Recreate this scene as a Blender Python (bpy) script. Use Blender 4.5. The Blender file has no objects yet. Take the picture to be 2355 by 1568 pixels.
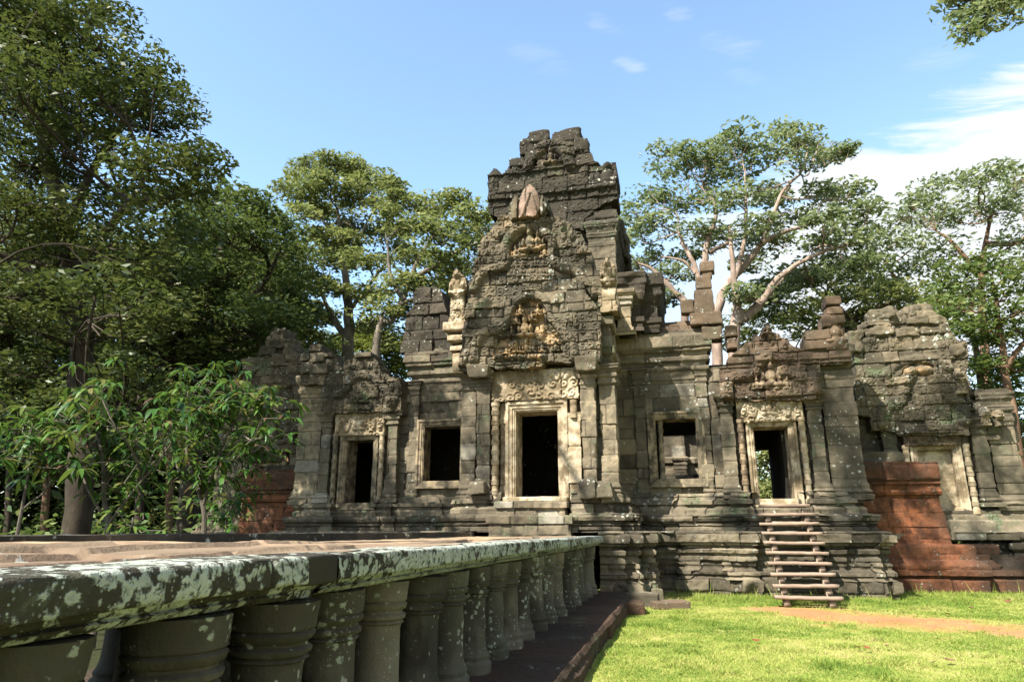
import bpy, math, random
import numpy as np
R = math.radians
scn = bpy.context.scene
COL = scn.collection
# ------------------------------------------------------------------ camera, sky, sun, exposure
PIT, YAW, CAMX, EYE = R(15.5), R(13.7), 3.79, 1.65
cam_d = bpy.data.cameras.new('camera'); cam = bpy.data.objects.new('camera', cam_d); COL.objects.link(cam)
cam_d.lens = 24.0; cam_d.sensor_width = 36.0; cam_d.clip_start = 0.05; cam_d.clip_end = 3000
cam.location = (CAMX, 0, EYE); cam.rotation_euler = (R(90)+PIT, 0, YAW)
scn.camera = cam
SUN = np.array((-0.354, -0.571, 0.743))
SUN_EL = math.asin(SUN[2]/np.linalg.norm(SUN))
sd = bpy.data.lights.new('sun', 'SUN'); sd.energy = 5.0; sd.angle = R(0.53); sd.color = (1.0, .94, .84)
so = bpy.data.objects.new('sun', sd); COL.objects.link(so)
import mathutils
so.rotation_euler = mathutils.Vector(tuple(SUN)).to_track_quat('Z', 'Y').to_euler()
scn.view_settings.view_transform = 'Standard'; scn.view_settings.look = 'None'
scn.view_settings.gamma = 1.0; scn.view_settings.exposure = 1.7
w = bpy.data.worlds.new('World'); scn.world = w; w.use_nodes = True

class NT:                                   # tiny node-tree helper
    def __init__(s, nt): s.nt = nt; nt.nodes.clear()
    def n(s, t, ins=None, **kw):
        nd = s.nt.nodes.new(t)
        for k, v in kw.items(): setattr(nd, k, v)
        for k, v in (ins or {}).items():
            sk = nd.inputs[k]
            if isinstance(v, bpy.types.NodeSocket): s.nt.links.new(v, sk)
            else: sk.default_value = v
        return nd
    def math(s, op, a, b=0.0, c=0.0, clamp=False):
        nd = s.n('ShaderNodeMath', {0: a, 1: b, 2: c}, operation=op); nd.use_clamp = clamp
        return nd.outputs[0]
    def mix(s, f, a, b):
        nd = s.n('ShaderNodeMix', data_type='RGBA')
        for i, v in ((0, f), (6, a), (7, b)):
            if isinstance(v, bpy.types.NodeSocket): s.nt.links.new(v, nd.inputs[i])
            else: nd.inputs[i].default_value = v if i == 0 else (tuple(v)+(1,))[:4]
        return nd.outputs[2]
    def ramp(s, f, stops, interp='LINEAR'):
        nd = s.n('ShaderNodeValToRGB', {0: f}); cr = nd.color_ramp; cr.interpolation = interp
        while len(cr.elements) < len(stops): cr.elements.new(.5)
        for e, (p, c) in zip(cr.elements, stops):
            e.position = p; e.color = (tuple(c)+(1,))[:4] if not isinstance(c, (int, float)) else (c, c, c, 1)
        return nd.outputs[0]
    def noise(s, vec, scale, detail=4, rough=.55, dist=0.0, out=0):
        return s.n('ShaderNodeTexNoise', {'Vector': vec, 'Scale': scale, 'Detail': detail, 'Roughness': rough, 'Distortion': dist}).outputs[out]
    def step(s, x, lo, hi):
        return s.n('ShaderNodeMapRange', {0: x, 1: lo, 2: hi, 3: 0.0, 4: 1.0}, interpolation_type='SMOOTHSTEP').outputs[0]
    def scale(s, vec, sc):
        return s.n('ShaderNodeMapping', {'Vector': vec, 'Scale': sc}).outputs[0]

W = NT(w.node_tree)
sky = W.n('ShaderNodeTexSky', sky_type='NISHITA'); sky.sun_disc = False
sky.sun_elevation = SUN_EL; sky.sun_rotation = math.atan2(SUN[0], SUN[1])
sky.air_density = 1.0; sky.dust_density = 0.6; sky.ozone_density = 0.15; sky.altitude = 20
tc = W.n('ShaderNodeTexCoord').outputs['Generated']
sep = W.n('ShaderNodeSeparateXYZ', {0: tc})
# cirrus bank low in the sky to the right and scattered wisps: real directions in the sky
zc = W.math('MAXIMUM', sep.outputs[2], 0.03)
px_ = W.math('DIVIDE', sep.outputs[0], zc); py_ = W.math('DIVIDE', sep.outputs[1], zc)
pl = W.n('ShaderNodeCombineXYZ', {0: px_, 1: py_, 2: 0.0}).outputs[0]
az = W.math('ARCTAN2', sep.outputs[0], sep.outputs[1])
el = W.math('ARCSINE', sep.outputs[2])
wisp = W.noise(W.scale(pl, (.55, 1.5, 1)), 1.3, 7, .6, .6)
bankc = W.math('ADD', W.math('MULTIPLY', W.math('SUBTRACT', az, R(15)), .17), R(27.6))     # rising to the right
wisp2 = W.noise(W.scale(pl, (.8, 2.4, 1)), 2.4, 8, .62, .8)
fall = W.math('SUBTRACT', W.math('ADD', bankc, W.math('MULTIPLY', W.math('SUBTRACT', wisp2, .5), .26)), el)
bank = W.math('MULTIPLY', W.step(fall, -.015, .04), W.math('MULTIPLY', W.step(az, R(-9), R(13)), W.step(W.math('ADD', el, W.math('MULTIPLY', W.math('SUBTRACT', wisp, .5), .3)), .10, .24)))
low = W.math('MULTIPLY', W.step(W.math('ADD', el, W.math('MULTIPLY', W.math('SUBTRACT', wisp, .5), .25)), .28, .05), .40)
wn = W.noise(W.scale(pl, (1.6, 4.0, 1)), 5.0, 6, .62, .4); puff = None
for a_, e_, sa, se, k_ in ((-4.5, 40.0, 2.2, .7, .8), (-2.2, 36.9, 1.7, .55, 1.0), (2.5, 40.0, 1.6, .6, .55), (7.2, 37.0, 2.6, .9, .6), (8.0, 34.5, 1.6, .6, .4), (-11, 38.0, 3.0, 1.0, .35), (22.5, 32.0, 2.4, .8, .5), (-14, 45.5, 3.5, .9, .3)):
    q1 = W.math('POWER', W.math('DIVIDE', W.math('SUBTRACT', az, R(a_)), R(sa)), 2.0); q2 = W.math('POWER', W.math('DIVIDE', W.math('SUBTRACT', W.math('SUBTRACT', el, R(e_)), W.math('MULTIPLY', W.math('SUBTRACT', az, R(a_)), -.25)), R(se)), 2.0)
    m_ = W.math('MULTIPLY', W.step(W.math('ADD', W.math('ADD', q1, q2), W.math('MULTIPLY', W.math('SUBTRACT', .55, wn), 5.0)), 1.6, -1.6), k_*.55)
    puff = m_ if puff is None else W.math('MAXIMUM', puff, m_)
cl = W.math('MAXIMUM', W.math('MAXIMUM', bank, low), puff, clamp=True)
tint = W.n('ShaderNodeMix', data_type='RGBA', blend_type='MULTIPLY', ); tint.inputs[0].default_value = 1.0; W.nt.links.new(sky.outputs[0], tint.inputs[6]); tint.inputs[7].default_value = (1.03, 1.10, 1.05, 1)
bg1 = W.n('ShaderNodeBackground', {0: tint.outputs[2], 1: 0.115})
bg2 = W.n('ShaderNodeBackground', {0: (.90, .95, 1.0, 1), 1: 0.36})
W.n('ShaderNodeOutputWorld', {0: W.n('ShaderNodeMixShader', {0: cl, 1: bg1.outputs[0], 2: bg2.outputs[0]}).outputs[0]})

# ------------------------------------------------------------------ numbers
F_ = 1569.0
def ray(px, py):
    u = px-1177; v = 784-py
    F = F_*math.cos(PIT)-v*math.sin(PIT); U = F_*math.sin(PIT)+v*math.cos(PIT)
    return (u*math.cos(YAW)-F*math.sin(YAW), u*math.sin(YAW)+F*math.cos(YAW), U)
def at(px, py, Y):                          # the point at depth Y seen at that place in the photo
    r = ray(px, py); t = Y/r[1]; return (CAMX+r[0]*t, Y, EYE+r[2]*t)
def atz(px, py, z=0.0):
    r = ray(px, py); t = (z-EYE)/r[2]; return (CAMX+r[0]*t, r[1]*t)
def crop(ox, oy, sc, Y):                    # enlarged crop of the photo -> (x, z) on the plane at Y
    def f(u, v):
        p = at((ox+u/sc)/1.699, (oy+v/sc)/1.699, Y); return (p[0], p[2])
    return f

def _h(i, j, k, seed):
    n = (i.astype(np.int64)*374761393 + j.astype(np.int64)*668265263 + k.astype(np.int64)*2147483647 + seed*1274126177) & 0x7fffffff
    n = ((n ^ (n >> 13))*1274126177) & 0x7fffffff
    n = ((n ^ (n >> 16))*374761393) & 0x7fffffff
    return (n & 0xffffff)/16777215.0
def vnoise(x, y, z, seed=0):
    x = np.asarray(x, float); y = np.asarray(y, float)+0*x; z = np.asarray(z, float)+0*x
    i, j, k = np.floor(x), np.floor(y), np.floor(z)
    u, v, t = x-i, y-j, z-k
    u = u*u*(3-2*u); v = v*v*(3-2*v); t = t*t*(3-2*t)
    r = 0
    for a in (0, 1):
        for b in (0, 1):
            for c in (0, 1):
                r = r + _h(i+a, j+b, k+c, seed)*(u if a else 1-u)*(v if b else 1-v)*(t if c else 1-t)
    return r*2-1
def fbm(x, y, z, seed=0, oct=4):
    r = 0; a = .5; f = 1.0
    for o in range(oct):
        r = r + a*vnoise(x*f, y*f, z*f, seed+o*17); a *= .5; f *= 2.03
    return r
def sstep(x, a, b):
    t = np.clip((x-a)/(b-a), 0, 1); return t*t*(3-2*t)

def blocks(s, z, seed, hm=.38, lm=.75, joint=.015):
    """running-bond masonry: returns per-point (r1, r2, joint depth 0..1, local u -1..1, local v -1..1)"""
    rg = np.random.RandomState(seed)
    zmin, zmax = z.min()-.2, z.max()+.2
    hs = hm*(.7+.6*rg.rand(int((zmax-zmin)/(hm*.7))+3)); zb = zmin+np.concatenate(([0], np.cumsum(hs)))
    wob = .02*vnoise(s*1.3, z*0, z*0, seed+5)
    ci = np.clip(np.searchsorted(zb, z+wob)-1, 0, len(hs)-1)
    smin, smax = s.min()-1, s.max()+1
    r1 = np.zeros_like(s); r2 = np.zeros_like(s); ds = np.full_like(s, 9.); lu = np.zeros_like(s)
    for c in np.unique(ci):
        m = ci == c
        ls = lm*(.55+.9*rg.rand(int((smax-smin)/(lm*.55))+3)); sb = smin-rg.rand()*lm+np.concatenate(([0], np.cumsum(ls)))
        q1 = rg.rand(len(ls)); q2 = rg.rand(len(ls))
        ss = s[m]+.012*vnoise(z[m]*7, s[m]*0, s[m]*0, seed+c)
        bi = np.clip(np.searchsorted(sb, ss)-1, 0, len(ls)-1)
        r1[m] = q1[bi]; r2[m] = q2[bi]
        ds[m] = np.minimum(ss-sb[bi], sb[bi+1]-ss); lu[m] = (ss-sb[bi])/ls[bi]*2-1
    dz = np.minimum(z+wob-zb[ci], zb[ci+1]-z-wob); lv = (z+wob-zb[ci])/hs[ci]*2-1
    d = np.minimum(ds, dz)
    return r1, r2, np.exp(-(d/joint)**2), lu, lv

# ------------------------------------------------------------------ mesh making
def mk(name, V, Q, mat, parent=None, attr=None, smooth=True, tris=None):
    me = bpy.data.meshes.new(name)
    V = np.asarray(V, np.float32).reshape(-1, 3); Q = np.asarray(Q, np.int32).reshape(-1, 4)
    nt = 0 if tris is None else len(tris)
    me.vertices.add(len(V)); me.vertices.foreach_set('co', V.ravel())
    idx = Q.ravel() if not nt else np.concatenate((Q.ravel(), np.asarray(tris, np.int32).ravel()))
    me.loops.add(len(idx)); me.loops.foreach_set('vertex_index', idx)
    me.polygons.add(len(Q)+nt)
    st = np.arange(len(Q), dtype=np.int32)*4
    if nt: st = np.concatenate((st, len(Q)*4+np.arange(nt, dtype=np.int32)*3))
    me.polygons.foreach_set('loop_start', st)
    if smooth: me.polygons.foreach_set('use_smooth', np.ones(len(st), bool))
    me.update(calc_edges=True)
    if smooth: me.set_sharp_from_angle(angle=R(42))
    a = me.color_attributes.new('blk', 'FLOAT_COLOR', 'POINT')
    c = np.zeros((len(V), 4), np.float32); c[:, 3] = 0
    if attr is None: c[:, :3] = (.5, .5, 0)
    else: c[:, :attr.shape[1]] = attr
    a.data.foreach_set('color', c.ravel())
    o = bpy.data.objects.new(name, me); COL.objects.link(o)
    for m in (mat if isinstance(mat, (list, tuple)) else [mat]): me.materials.append(m)
    if parent is not None: o.parent = parent
    return o
def tag(o, label=None, cat=None, group=None, kind=None):
    for k, v in (('label', label), ('category', cat), ('group', group), ('kind', kind)):
        if v: o[k] = v
    return o
def root(name, label, cat, group=None, loc=(0, 0, 0)):
    o = bpy.data.objects.new(name, None); COL.objects.link(o); o.location = loc; o.empty_display_size = .3
    return tag(o, label, cat, group)
class Acc:                                  # collects pieces of ONE mesh
    def __init__(s): s.V = []; s.Q = []; s.A = []; s.n = 0
    def add(s, V, Q, A=(.5, .5, 0)):
        V = np.asarray(V, float).reshape(-1, 3); A = np.asarray(A, float)
        if A.ndim == 1: A = np.tile(A, (len(V), 1))
        if A.shape[1] == 3: A = np.concatenate((A, np.zeros((len(A), 1))), 1)
        s.V.append(V); s.Q.append(np.asarray(Q).reshape(-1, 4)+s.n); s.A.append(A); s.n += len(V)
    def make(s, name, mat, parent=None, smooth=True):
        return mk(name, np.concatenate(s.V), np.concatenate(s.Q), mat, parent, np.concatenate(s.A), smooth)
def each(a, name, mat, parent):             # every collected piece as a part of its own
    n = 0
    for V, Q, A in zip(a.V, a.Q, a.A): mk(name, V, Q-n, mat, parent, A); n += len(V)
def gridq(nr, nc, wrap=False):
    i, j = np.meshgrid(np.arange(nr-1), np.arange(nc if wrap else nc-1), indexing='ij')
    j2 = (j+1) % nc
    return np.stack((i*nc+j, i*nc+j2, (i+1)*nc+j2, (i+1)*nc+j), -1).reshape(-1, 4)

def moulded(name, parent, mat, path, prof, res=.035, seed=1, hm=.38, lm=.8, amp=1.0, close=False, cut=None, plane='xy', fresh=0., joint=1.0, rough=1.0, acc=None, smooth=True, tone=None):
    """a moulded course: path seen from above (outside to the right of travel), profile [(z, offset)]; plane 'xz' sweeps round an opening"""
    P = np.array(path, float); n = len(P); nsg = n if close else n-1
    d = np.array([P[(i+1) % n]-P[i] for i in range(nsg)]); L = np.linalg.norm(d, axis=1); d = d/L[:, None]
    nr = np.stack((d[:, 1], -d[:, 0]), 1)
    M = np.zeros((n, 2))
    for i in range(n):
        a = nr[i-1] if (close or i > 0) else nr[0]; b = nr[i % nsg] if (close or i < nsg) else nr[nsg-1]
        M[i] = (a+b)/max(.3, 1+a.dot(b))
    base, mit, fn, S = [], [], [], []; s0 = 0
    for i in range(nsg):
        k = max(1, int(math.ceil(L[i]/res))); t = np.arange(k)/k
        if not close and i == nsg-1: t = np.append(t, 1.0)
        A, B = P[i], P[(i+1) % n]
        base.append(A+(B-A)*t[:, None]); mit.append(M[i]*(1-t[:, None])+M[(i+1) % n]*t[:, None])
        f = np.tile(nr[i], (len(t), 1)); f[0] = M[i]
        if t[-1] == 1.0 and len(t) > 1: f[-1] = M[(i+1) % n]
        fn.append(f); S.append(s0+t*L[i]); s0 += L[i]
    base = np.concatenate(base); mit = np.concatenate(mit); fn = np.concatenate(fn); S = np.concatenate(S)
    zz, oo = [], []
    for (z1, o1), (z2, o2) in zip(prof[:-1], prof[1:]):
        k = max(1, int(math.ceil(math.hypot(z2-z1, o2-o1)/res)))
        for t in range(k): zz.append(z1+(z2-z1)*t/k); oo.append(o1+(o2-o1)*t/k)
    zz.append(prof[-1][0]); oo.append(prof[-1][1]); zz = np.array(zz); oo = np.array(oo)
    nR, nC = len(zz), len(S)
    Sg = np.tile(S, (nR, 1)); Zg = np.tile(zz[:, None], (1, nC)); Og = np.tile(oo[:, None], (1, nC))
    XY = base[None]+mit[None]*Og[..., None]
    r1, r2, jd, lu, lv = blocks(Sg, Zg, seed, hm, lm)
    X, Y = XY[..., 0], XY[..., 1]
    fb = fbm(X*2.3, Y*2.3, Zg*2.3, seed, 4); ff = fbm(X*9, Y*9, Zg*9, seed+3, 3)
    dis = amp*((r1-.5)*.05 + (r2-.5)*.03*lu + (r1*7 % 1-.5)*.025*lv) - joint*.026*jd*(.4+.6*r2) + rough*(.035*fb+.018*ff)
    dis = dis-amp*.10*sstep(fbm(X*1.1+9, Y*1.1, Zg*1.1, seed+8, 2), .28, .5)       # bites broken out of the stone
    XY = XY+fn[None]*dis[..., None]
    Zd = Zg+rough*.012*fbm(X*4, Y*4, Zg*4, seed+21, 3)
    if plane == 'xy': V = np.stack((XY[..., 0], XY[..., 1], Zd), -1)
    else: V = np.stack((XY[..., 0], Zd, XY[..., 1]), -1)
    if tone is not None: r1 = r1*.3+tone
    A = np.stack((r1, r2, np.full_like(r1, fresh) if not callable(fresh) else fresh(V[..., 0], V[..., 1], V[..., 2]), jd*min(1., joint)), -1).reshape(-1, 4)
    V = V.reshape(-1, 3); Q = gridq(nR, nC, close)
    if cut is not None:
        c = V[Q].mean(1); Q = Q[~cut(c[:, 0], c[:, 1], c[:, 2])]
    if acc is not None: acc.add(V, Q, A); return None
    return mk(name, V, Q, mat, parent, A, smooth)

def inpoly(x, z, poly):
    r = np.zeros(x.shape, bool); n = len(poly)
    for i in range(n):
        x1, z1 = poly[i]; x2, z2 = poly[(i+1) % n]
        if z1 == z2: continue
        c = ((z1 > z) != (z2 > z)) & (x < (x2-x1)*(z-z1)/(z2-z1)+x1); r ^= c
    return r
def dpoly(x, z, pts):
    best = np.full(x.shape, 1e9); al = np.zeros(x.shape); acc = 0
    for (x1, z1), (x2, z2) in zip(pts[:-1], pts[1:]):
        dx, dz = x2-x1, z2-z1; l2 = dx*dx+dz*dz+1e-9
        t = np.clip(((x-x1)*dx+(z-z1)*dz)/l2, 0, 1); d = np.hypot(x-x1-t*dx, z-z1-t*dz)
        m = d < best; best[m] = d[m]; al[m] = acc+(t*math.sqrt(l2))[m]; acc += math.sqrt(l2)
    return best, al
def smooth_pts(pts, k=6):
    pts = np.array(pts, float); out = []
    for i in range(len(pts)-1):
        p0, p1, p2, p3 = pts[max(i-1, 0)], pts[i], pts[i+1], pts[min(i+2, len(pts)-1)]
        for t in np.arange(k)/k:
            out.append(.5*((2*p1)+(-p0+p2)*t+(2*p0-5*p1+4*p2-p3)*t*t+(-p0+3*p1-3*p2+p3)*t**3))
    out.append(pts[-1]); return [tuple(p) for p in out]
def scroll(x, z, cell, seed):
    """rinceau carving: a spiral tendril in every cell"""
    gx, gz = x/cell, z/cell; i0, j0 = np.floor(gx), np.floor(gz); best = np.full(x.shape, 9.); cx = np.zeros_like(x); cz = np.zeros_like(x); rr = np.zeros_like(x)
    for a in (-1, 0, 1):
        for b in (-1, 0, 1):
            ii, jj = i0+a, j0+b
            ox = ii+.5+.55*(_h(ii, jj, jj*0, seed)-.5); oz = jj+.5+.55*(_h(ii, jj, jj*0, seed+7)-.5)
            d = np.hypot(gx-ox, gz-oz); m = d < best
            best[m] = d[m]; cx[m] = ox[m]; cz[m] = oz[m]; rr[m] = _h(ii, jj, jj*0, seed+13)[m]
    th = np.arctan2(gz-cz, gx-cx); sg = np.where(rr > .5, 1., -1.)
    return (.5+.5*np.cos(sg*th+best*15+rr*6))*sstep(.62-best, 0, .25)

def relief(name, parent, mat, poly, Y, feats=(), res=.026, thick=.5, seed=1, hm=.36, lm=.6, amp=1.0, scr=None, fresh=None, hole=None, tilt=0.0, rough=1.0, erode=.035):
    """carved ashlar slab with the outline poly (x, z), face towards -Y, real thickness"""
    pl = np.array(poly); x0, z0 = pl.min(0)-.05; x1, z1 = pl.max(0)+.05
    nx, nz = int((x1-x0)/res)+2, int((z1-z0)/res)+2
    x, z = np.meshgrid(x0+np.arange(nx)*res, z0+np.arange(nz)*res)
    wx = x+erode*vnoise(x*4, z*4, 0*x, seed+31)+erode*.25*vnoise(x*11, z*11, 0*x, seed+33); wz = z+erode*vnoise(x*4, z*4, 0*x+7, seed+32)+erode*.25*vnoise(x*11, z*11, 0*x+5, seed+34)
    r1, r2, jd, lu, lv = blocks(x, z, seed, hm, lm)
    ins = inpoly(wx, wz, poly)
    if hole is not None: ins &= ~hole(wx, wz)
    h = amp*((r1-.5)*.08+(r2-.5)*.035*lu+(r1*7 % 1-.5)*.03*lv)-.065*jd*(.35+.65*r2)
    h = h+rough*(.045*fbm(x*2.5, z*2.5, 0*x, seed, 3)+.016*fbm(x*9, z*9, 0*x, seed+2, 3))
    if scr: h = h+scr[0]*scroll(x, z, scr[1], seed)*sstep(vnoise(x*.9, z*.9, 0*x, seed+4), -.6, -.1)
    fr = np.zeros_like(x)
    for f in feats:
        if f[0] == 'tube':              # raised naga-body arch
            d, al = dpoly(x, z, smooth_pts(f[1])); q = np.clip(1-(d/f[2])**2, 0, 1)
            h = h+f[3]*np.sqrt(q)*(1-.12*(.5+.5*np.cos(al*52))*(q > 0)*(np.cos(d/f[2]*9) > 0))
        elif f[0] == 'blob':
            q = np.clip(1-((x-f[1])/f[3])**2-((z-f[2])/f[4])**2, 0, 1); h = h+f[5]*np.sqrt(q)
        elif f[0] == 'leaf':            # flame leaves standing along an edge
            pts = f[1]; cum = 0
            for (ax, az_), (bx, bz) in zip(pts[:-1], pts[1:]):
                L = math.hypot(bx-ax, bz-az_); k = max(1, int(L/f[2]))
                for q in range(k):
                    t = (q+.5)/k; cx, cz = ax+(bx-ax)*t, az_+(bz-az_)*t
                    e = np.clip(1-np.hypot((x-cx)/(f[2]*.48), (z-cz)/(f[2]*.8)), 0, 1); h = h+f[3]*e**.7*(1-.35*np.abs(np.sin((x-cx)*40/f[2]*.25)))
        elif f[0] == 'sink':
            h = h-f[2]*inpoly(wx, wz, f[1])
        elif f[0] == 'fresh':
            m = inpoly(wx, wz, f[1])*sstep(fbm(x*2, z*2, 0*x, seed+9, 3), -.35, .05); fr = np.maximum(fr, f[2]*m)
        elif f[0] == 'fig':             # seated or standing carved figure: head, crown, torso, arms, knees
            cx, cz, sc, am = f[1:5]
            for (bx, bz, rx, rz, k) in ((0, .82, .13, .15, 1), (0, .99, .08, .12, .8), (0, .45, .2, .28, .9), (-.27, .42, .08, .22, .7), (.27, .42, .08, .22, .7), (-.25, .1, .22, .11, .9), (.25, .1, .22, .11, .9), (0, .18, .2, .12, .6)):
                q = np.clip(1-((x-cx-bx*sc)/(rx*sc))**2-((z-cz-bz*sc)/(rz*sc))**2, 0, 1); h = np.maximum(h, (h*.3+am*k*np.sqrt(q))*(q > 0)+h*(q <= 0))
        elif f[0] == 'band':            # straight moulding between z values
            h = h+f[3]*sstep(z, f[1]-.02, f[1]+.02)*sstep(-z, -f[2]-.02, -f[2]+.02)*(1 if len(f) < 5 else inpoly(x, z, f[4]))
    Yf = Y-h+tilt*(z-z0); Yb = np.full_like(x, Y+thick)+.05*vnoise(x*3, z*3, 0*x, seed+55)
    V = np.concatenate((np.stack((x, Yf, z), -1).reshape(-1, 3), np.stack((x, Yb, z), -1).reshape(-1, 3)))
    N = nx*nz
    qi = ins[:-1, :-1] & ins[1:, 1:] & ins[1:, :-1] & ins[:-1, 1:]
    q = gridq(nz, nx); qs = q[qi.ravel()]
    Q = [qs, qs[:, ::-1]+N]
    pad = np.zeros((nz+1, nx+1), bool); pad[1:-1, 1:-1] = qi
    for (dr, dc, e) in ((-1, 0, (0, 1)), (1, 0, (2, 3)), (0, -1, (3, 0)), (0, 1, (1, 2))):
        nb = pad[1+dr:nz+dr, 1+dc:nx+dc]; m = (qi & ~nb).ravel(); a, b = q[m][:, e[0]], q[m][:, e[1]]
        Q.append(np.stack((b, a, a+N, b+N), -1))
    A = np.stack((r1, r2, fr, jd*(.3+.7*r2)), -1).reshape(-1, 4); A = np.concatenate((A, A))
    Q = np.concatenate(Q); used = np.zeros(len(V), bool); used[Q.ravel()] = True
    mp = np.cumsum(used)-1
    return mk(name, V[used], mp[Q], mat, parent, A[used], True)

def rock(acc, c, s, seed, rot=0.0, n=9, rough=1.0, tone=None, fresh=0., taper=0.):
    """one weathered, rounded ashlar block"""
    g = np.linspace(-1, 1, n); rg = np.random.RandomState(seed)
    u, v = np.meshgrid(g, g); o = np.ones_like(u); Vs, Qs = [], []; k = 0
    for f in ((u, v, o), (v, u, -o), (o, u, v), (-o, v, u), (v, o, u), (u, -o, v)):
        p = np.stack(f, -1).reshape(-1, 3); Vs.append(p); Qs.append(gridq(n, n)+k); k += n*n
    V = np.concatenate(Vs)
    l = (np.abs(V)**13).sum(1)**(1/13.); V = V/l[:, None]*1.0
    P = V*np.array(s)/2
    if taper: P[:, :2] *= (1-taper*(V[:, 2]+1)/2)[:, None]
    f = fbm(P[:, 0]*3+seed, P[:, 1]*3, P[:, 2]*3, seed, 4)*.16*rough*min(s)**.6
    P = P+V*f[:, None]
    ca, sa = math.cos(rot), math.sin(rot)
    P = np.stack((P[:, 0]*ca-P[:, 1]*sa, P[:, 0]*sa+P[:, 1]*ca, P[:, 2]), 1)+np.array(c)
    acc.add(P, np.concatenate(Qs), (rg.rand() if tone is None else tone, rg.rand(), fresh))
def lathe(acc, x, y, prof, n=20, seed=1, rough=.01, square=0., A=(.5, .5, 0), rot=0., res=.05):
    zz, rr = [], []
    for (z1, a), (z2, b) in zip(prof[:-1], prof[1:]):
        k = max(1, int(math.hypot(z2-z1, b-a)/res))
        for t in range(k): zz.append(z1+(z2-z1)*t/k); rr.append(a+(b-a)*t/k)
    zz.append(prof[-1][0]); rr.append(prof[-1][1]); zz = np.array(zz); rr = np.array(rr)
    th = np.arange(n)/n*2*math.pi
    T, Z = np.meshgrid(th, zz); Rr = np.tile(rr[:, None], (1, n))
    if square: Rr = Rr/np.maximum(np.abs(np.cos(T)), np.abs(np.sin(T)))**square
    Rr = Rr*(1+rough*6*fbm(np.cos(T)*2+x*3, np.sin(T)*2+y*3, Z*3, seed, 3))+rough*fbm(np.cos(T)*7+x, np.sin(T)*7+y*5, Z*9, seed+1, 2)
    V = np.stack((x+Rr*np.cos(T+rot), y+Rr*np.sin(T+rot), Z), -1).reshape(-1, 3)
    acc.add(V, gridq(len(zz), n, True), A)

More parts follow.
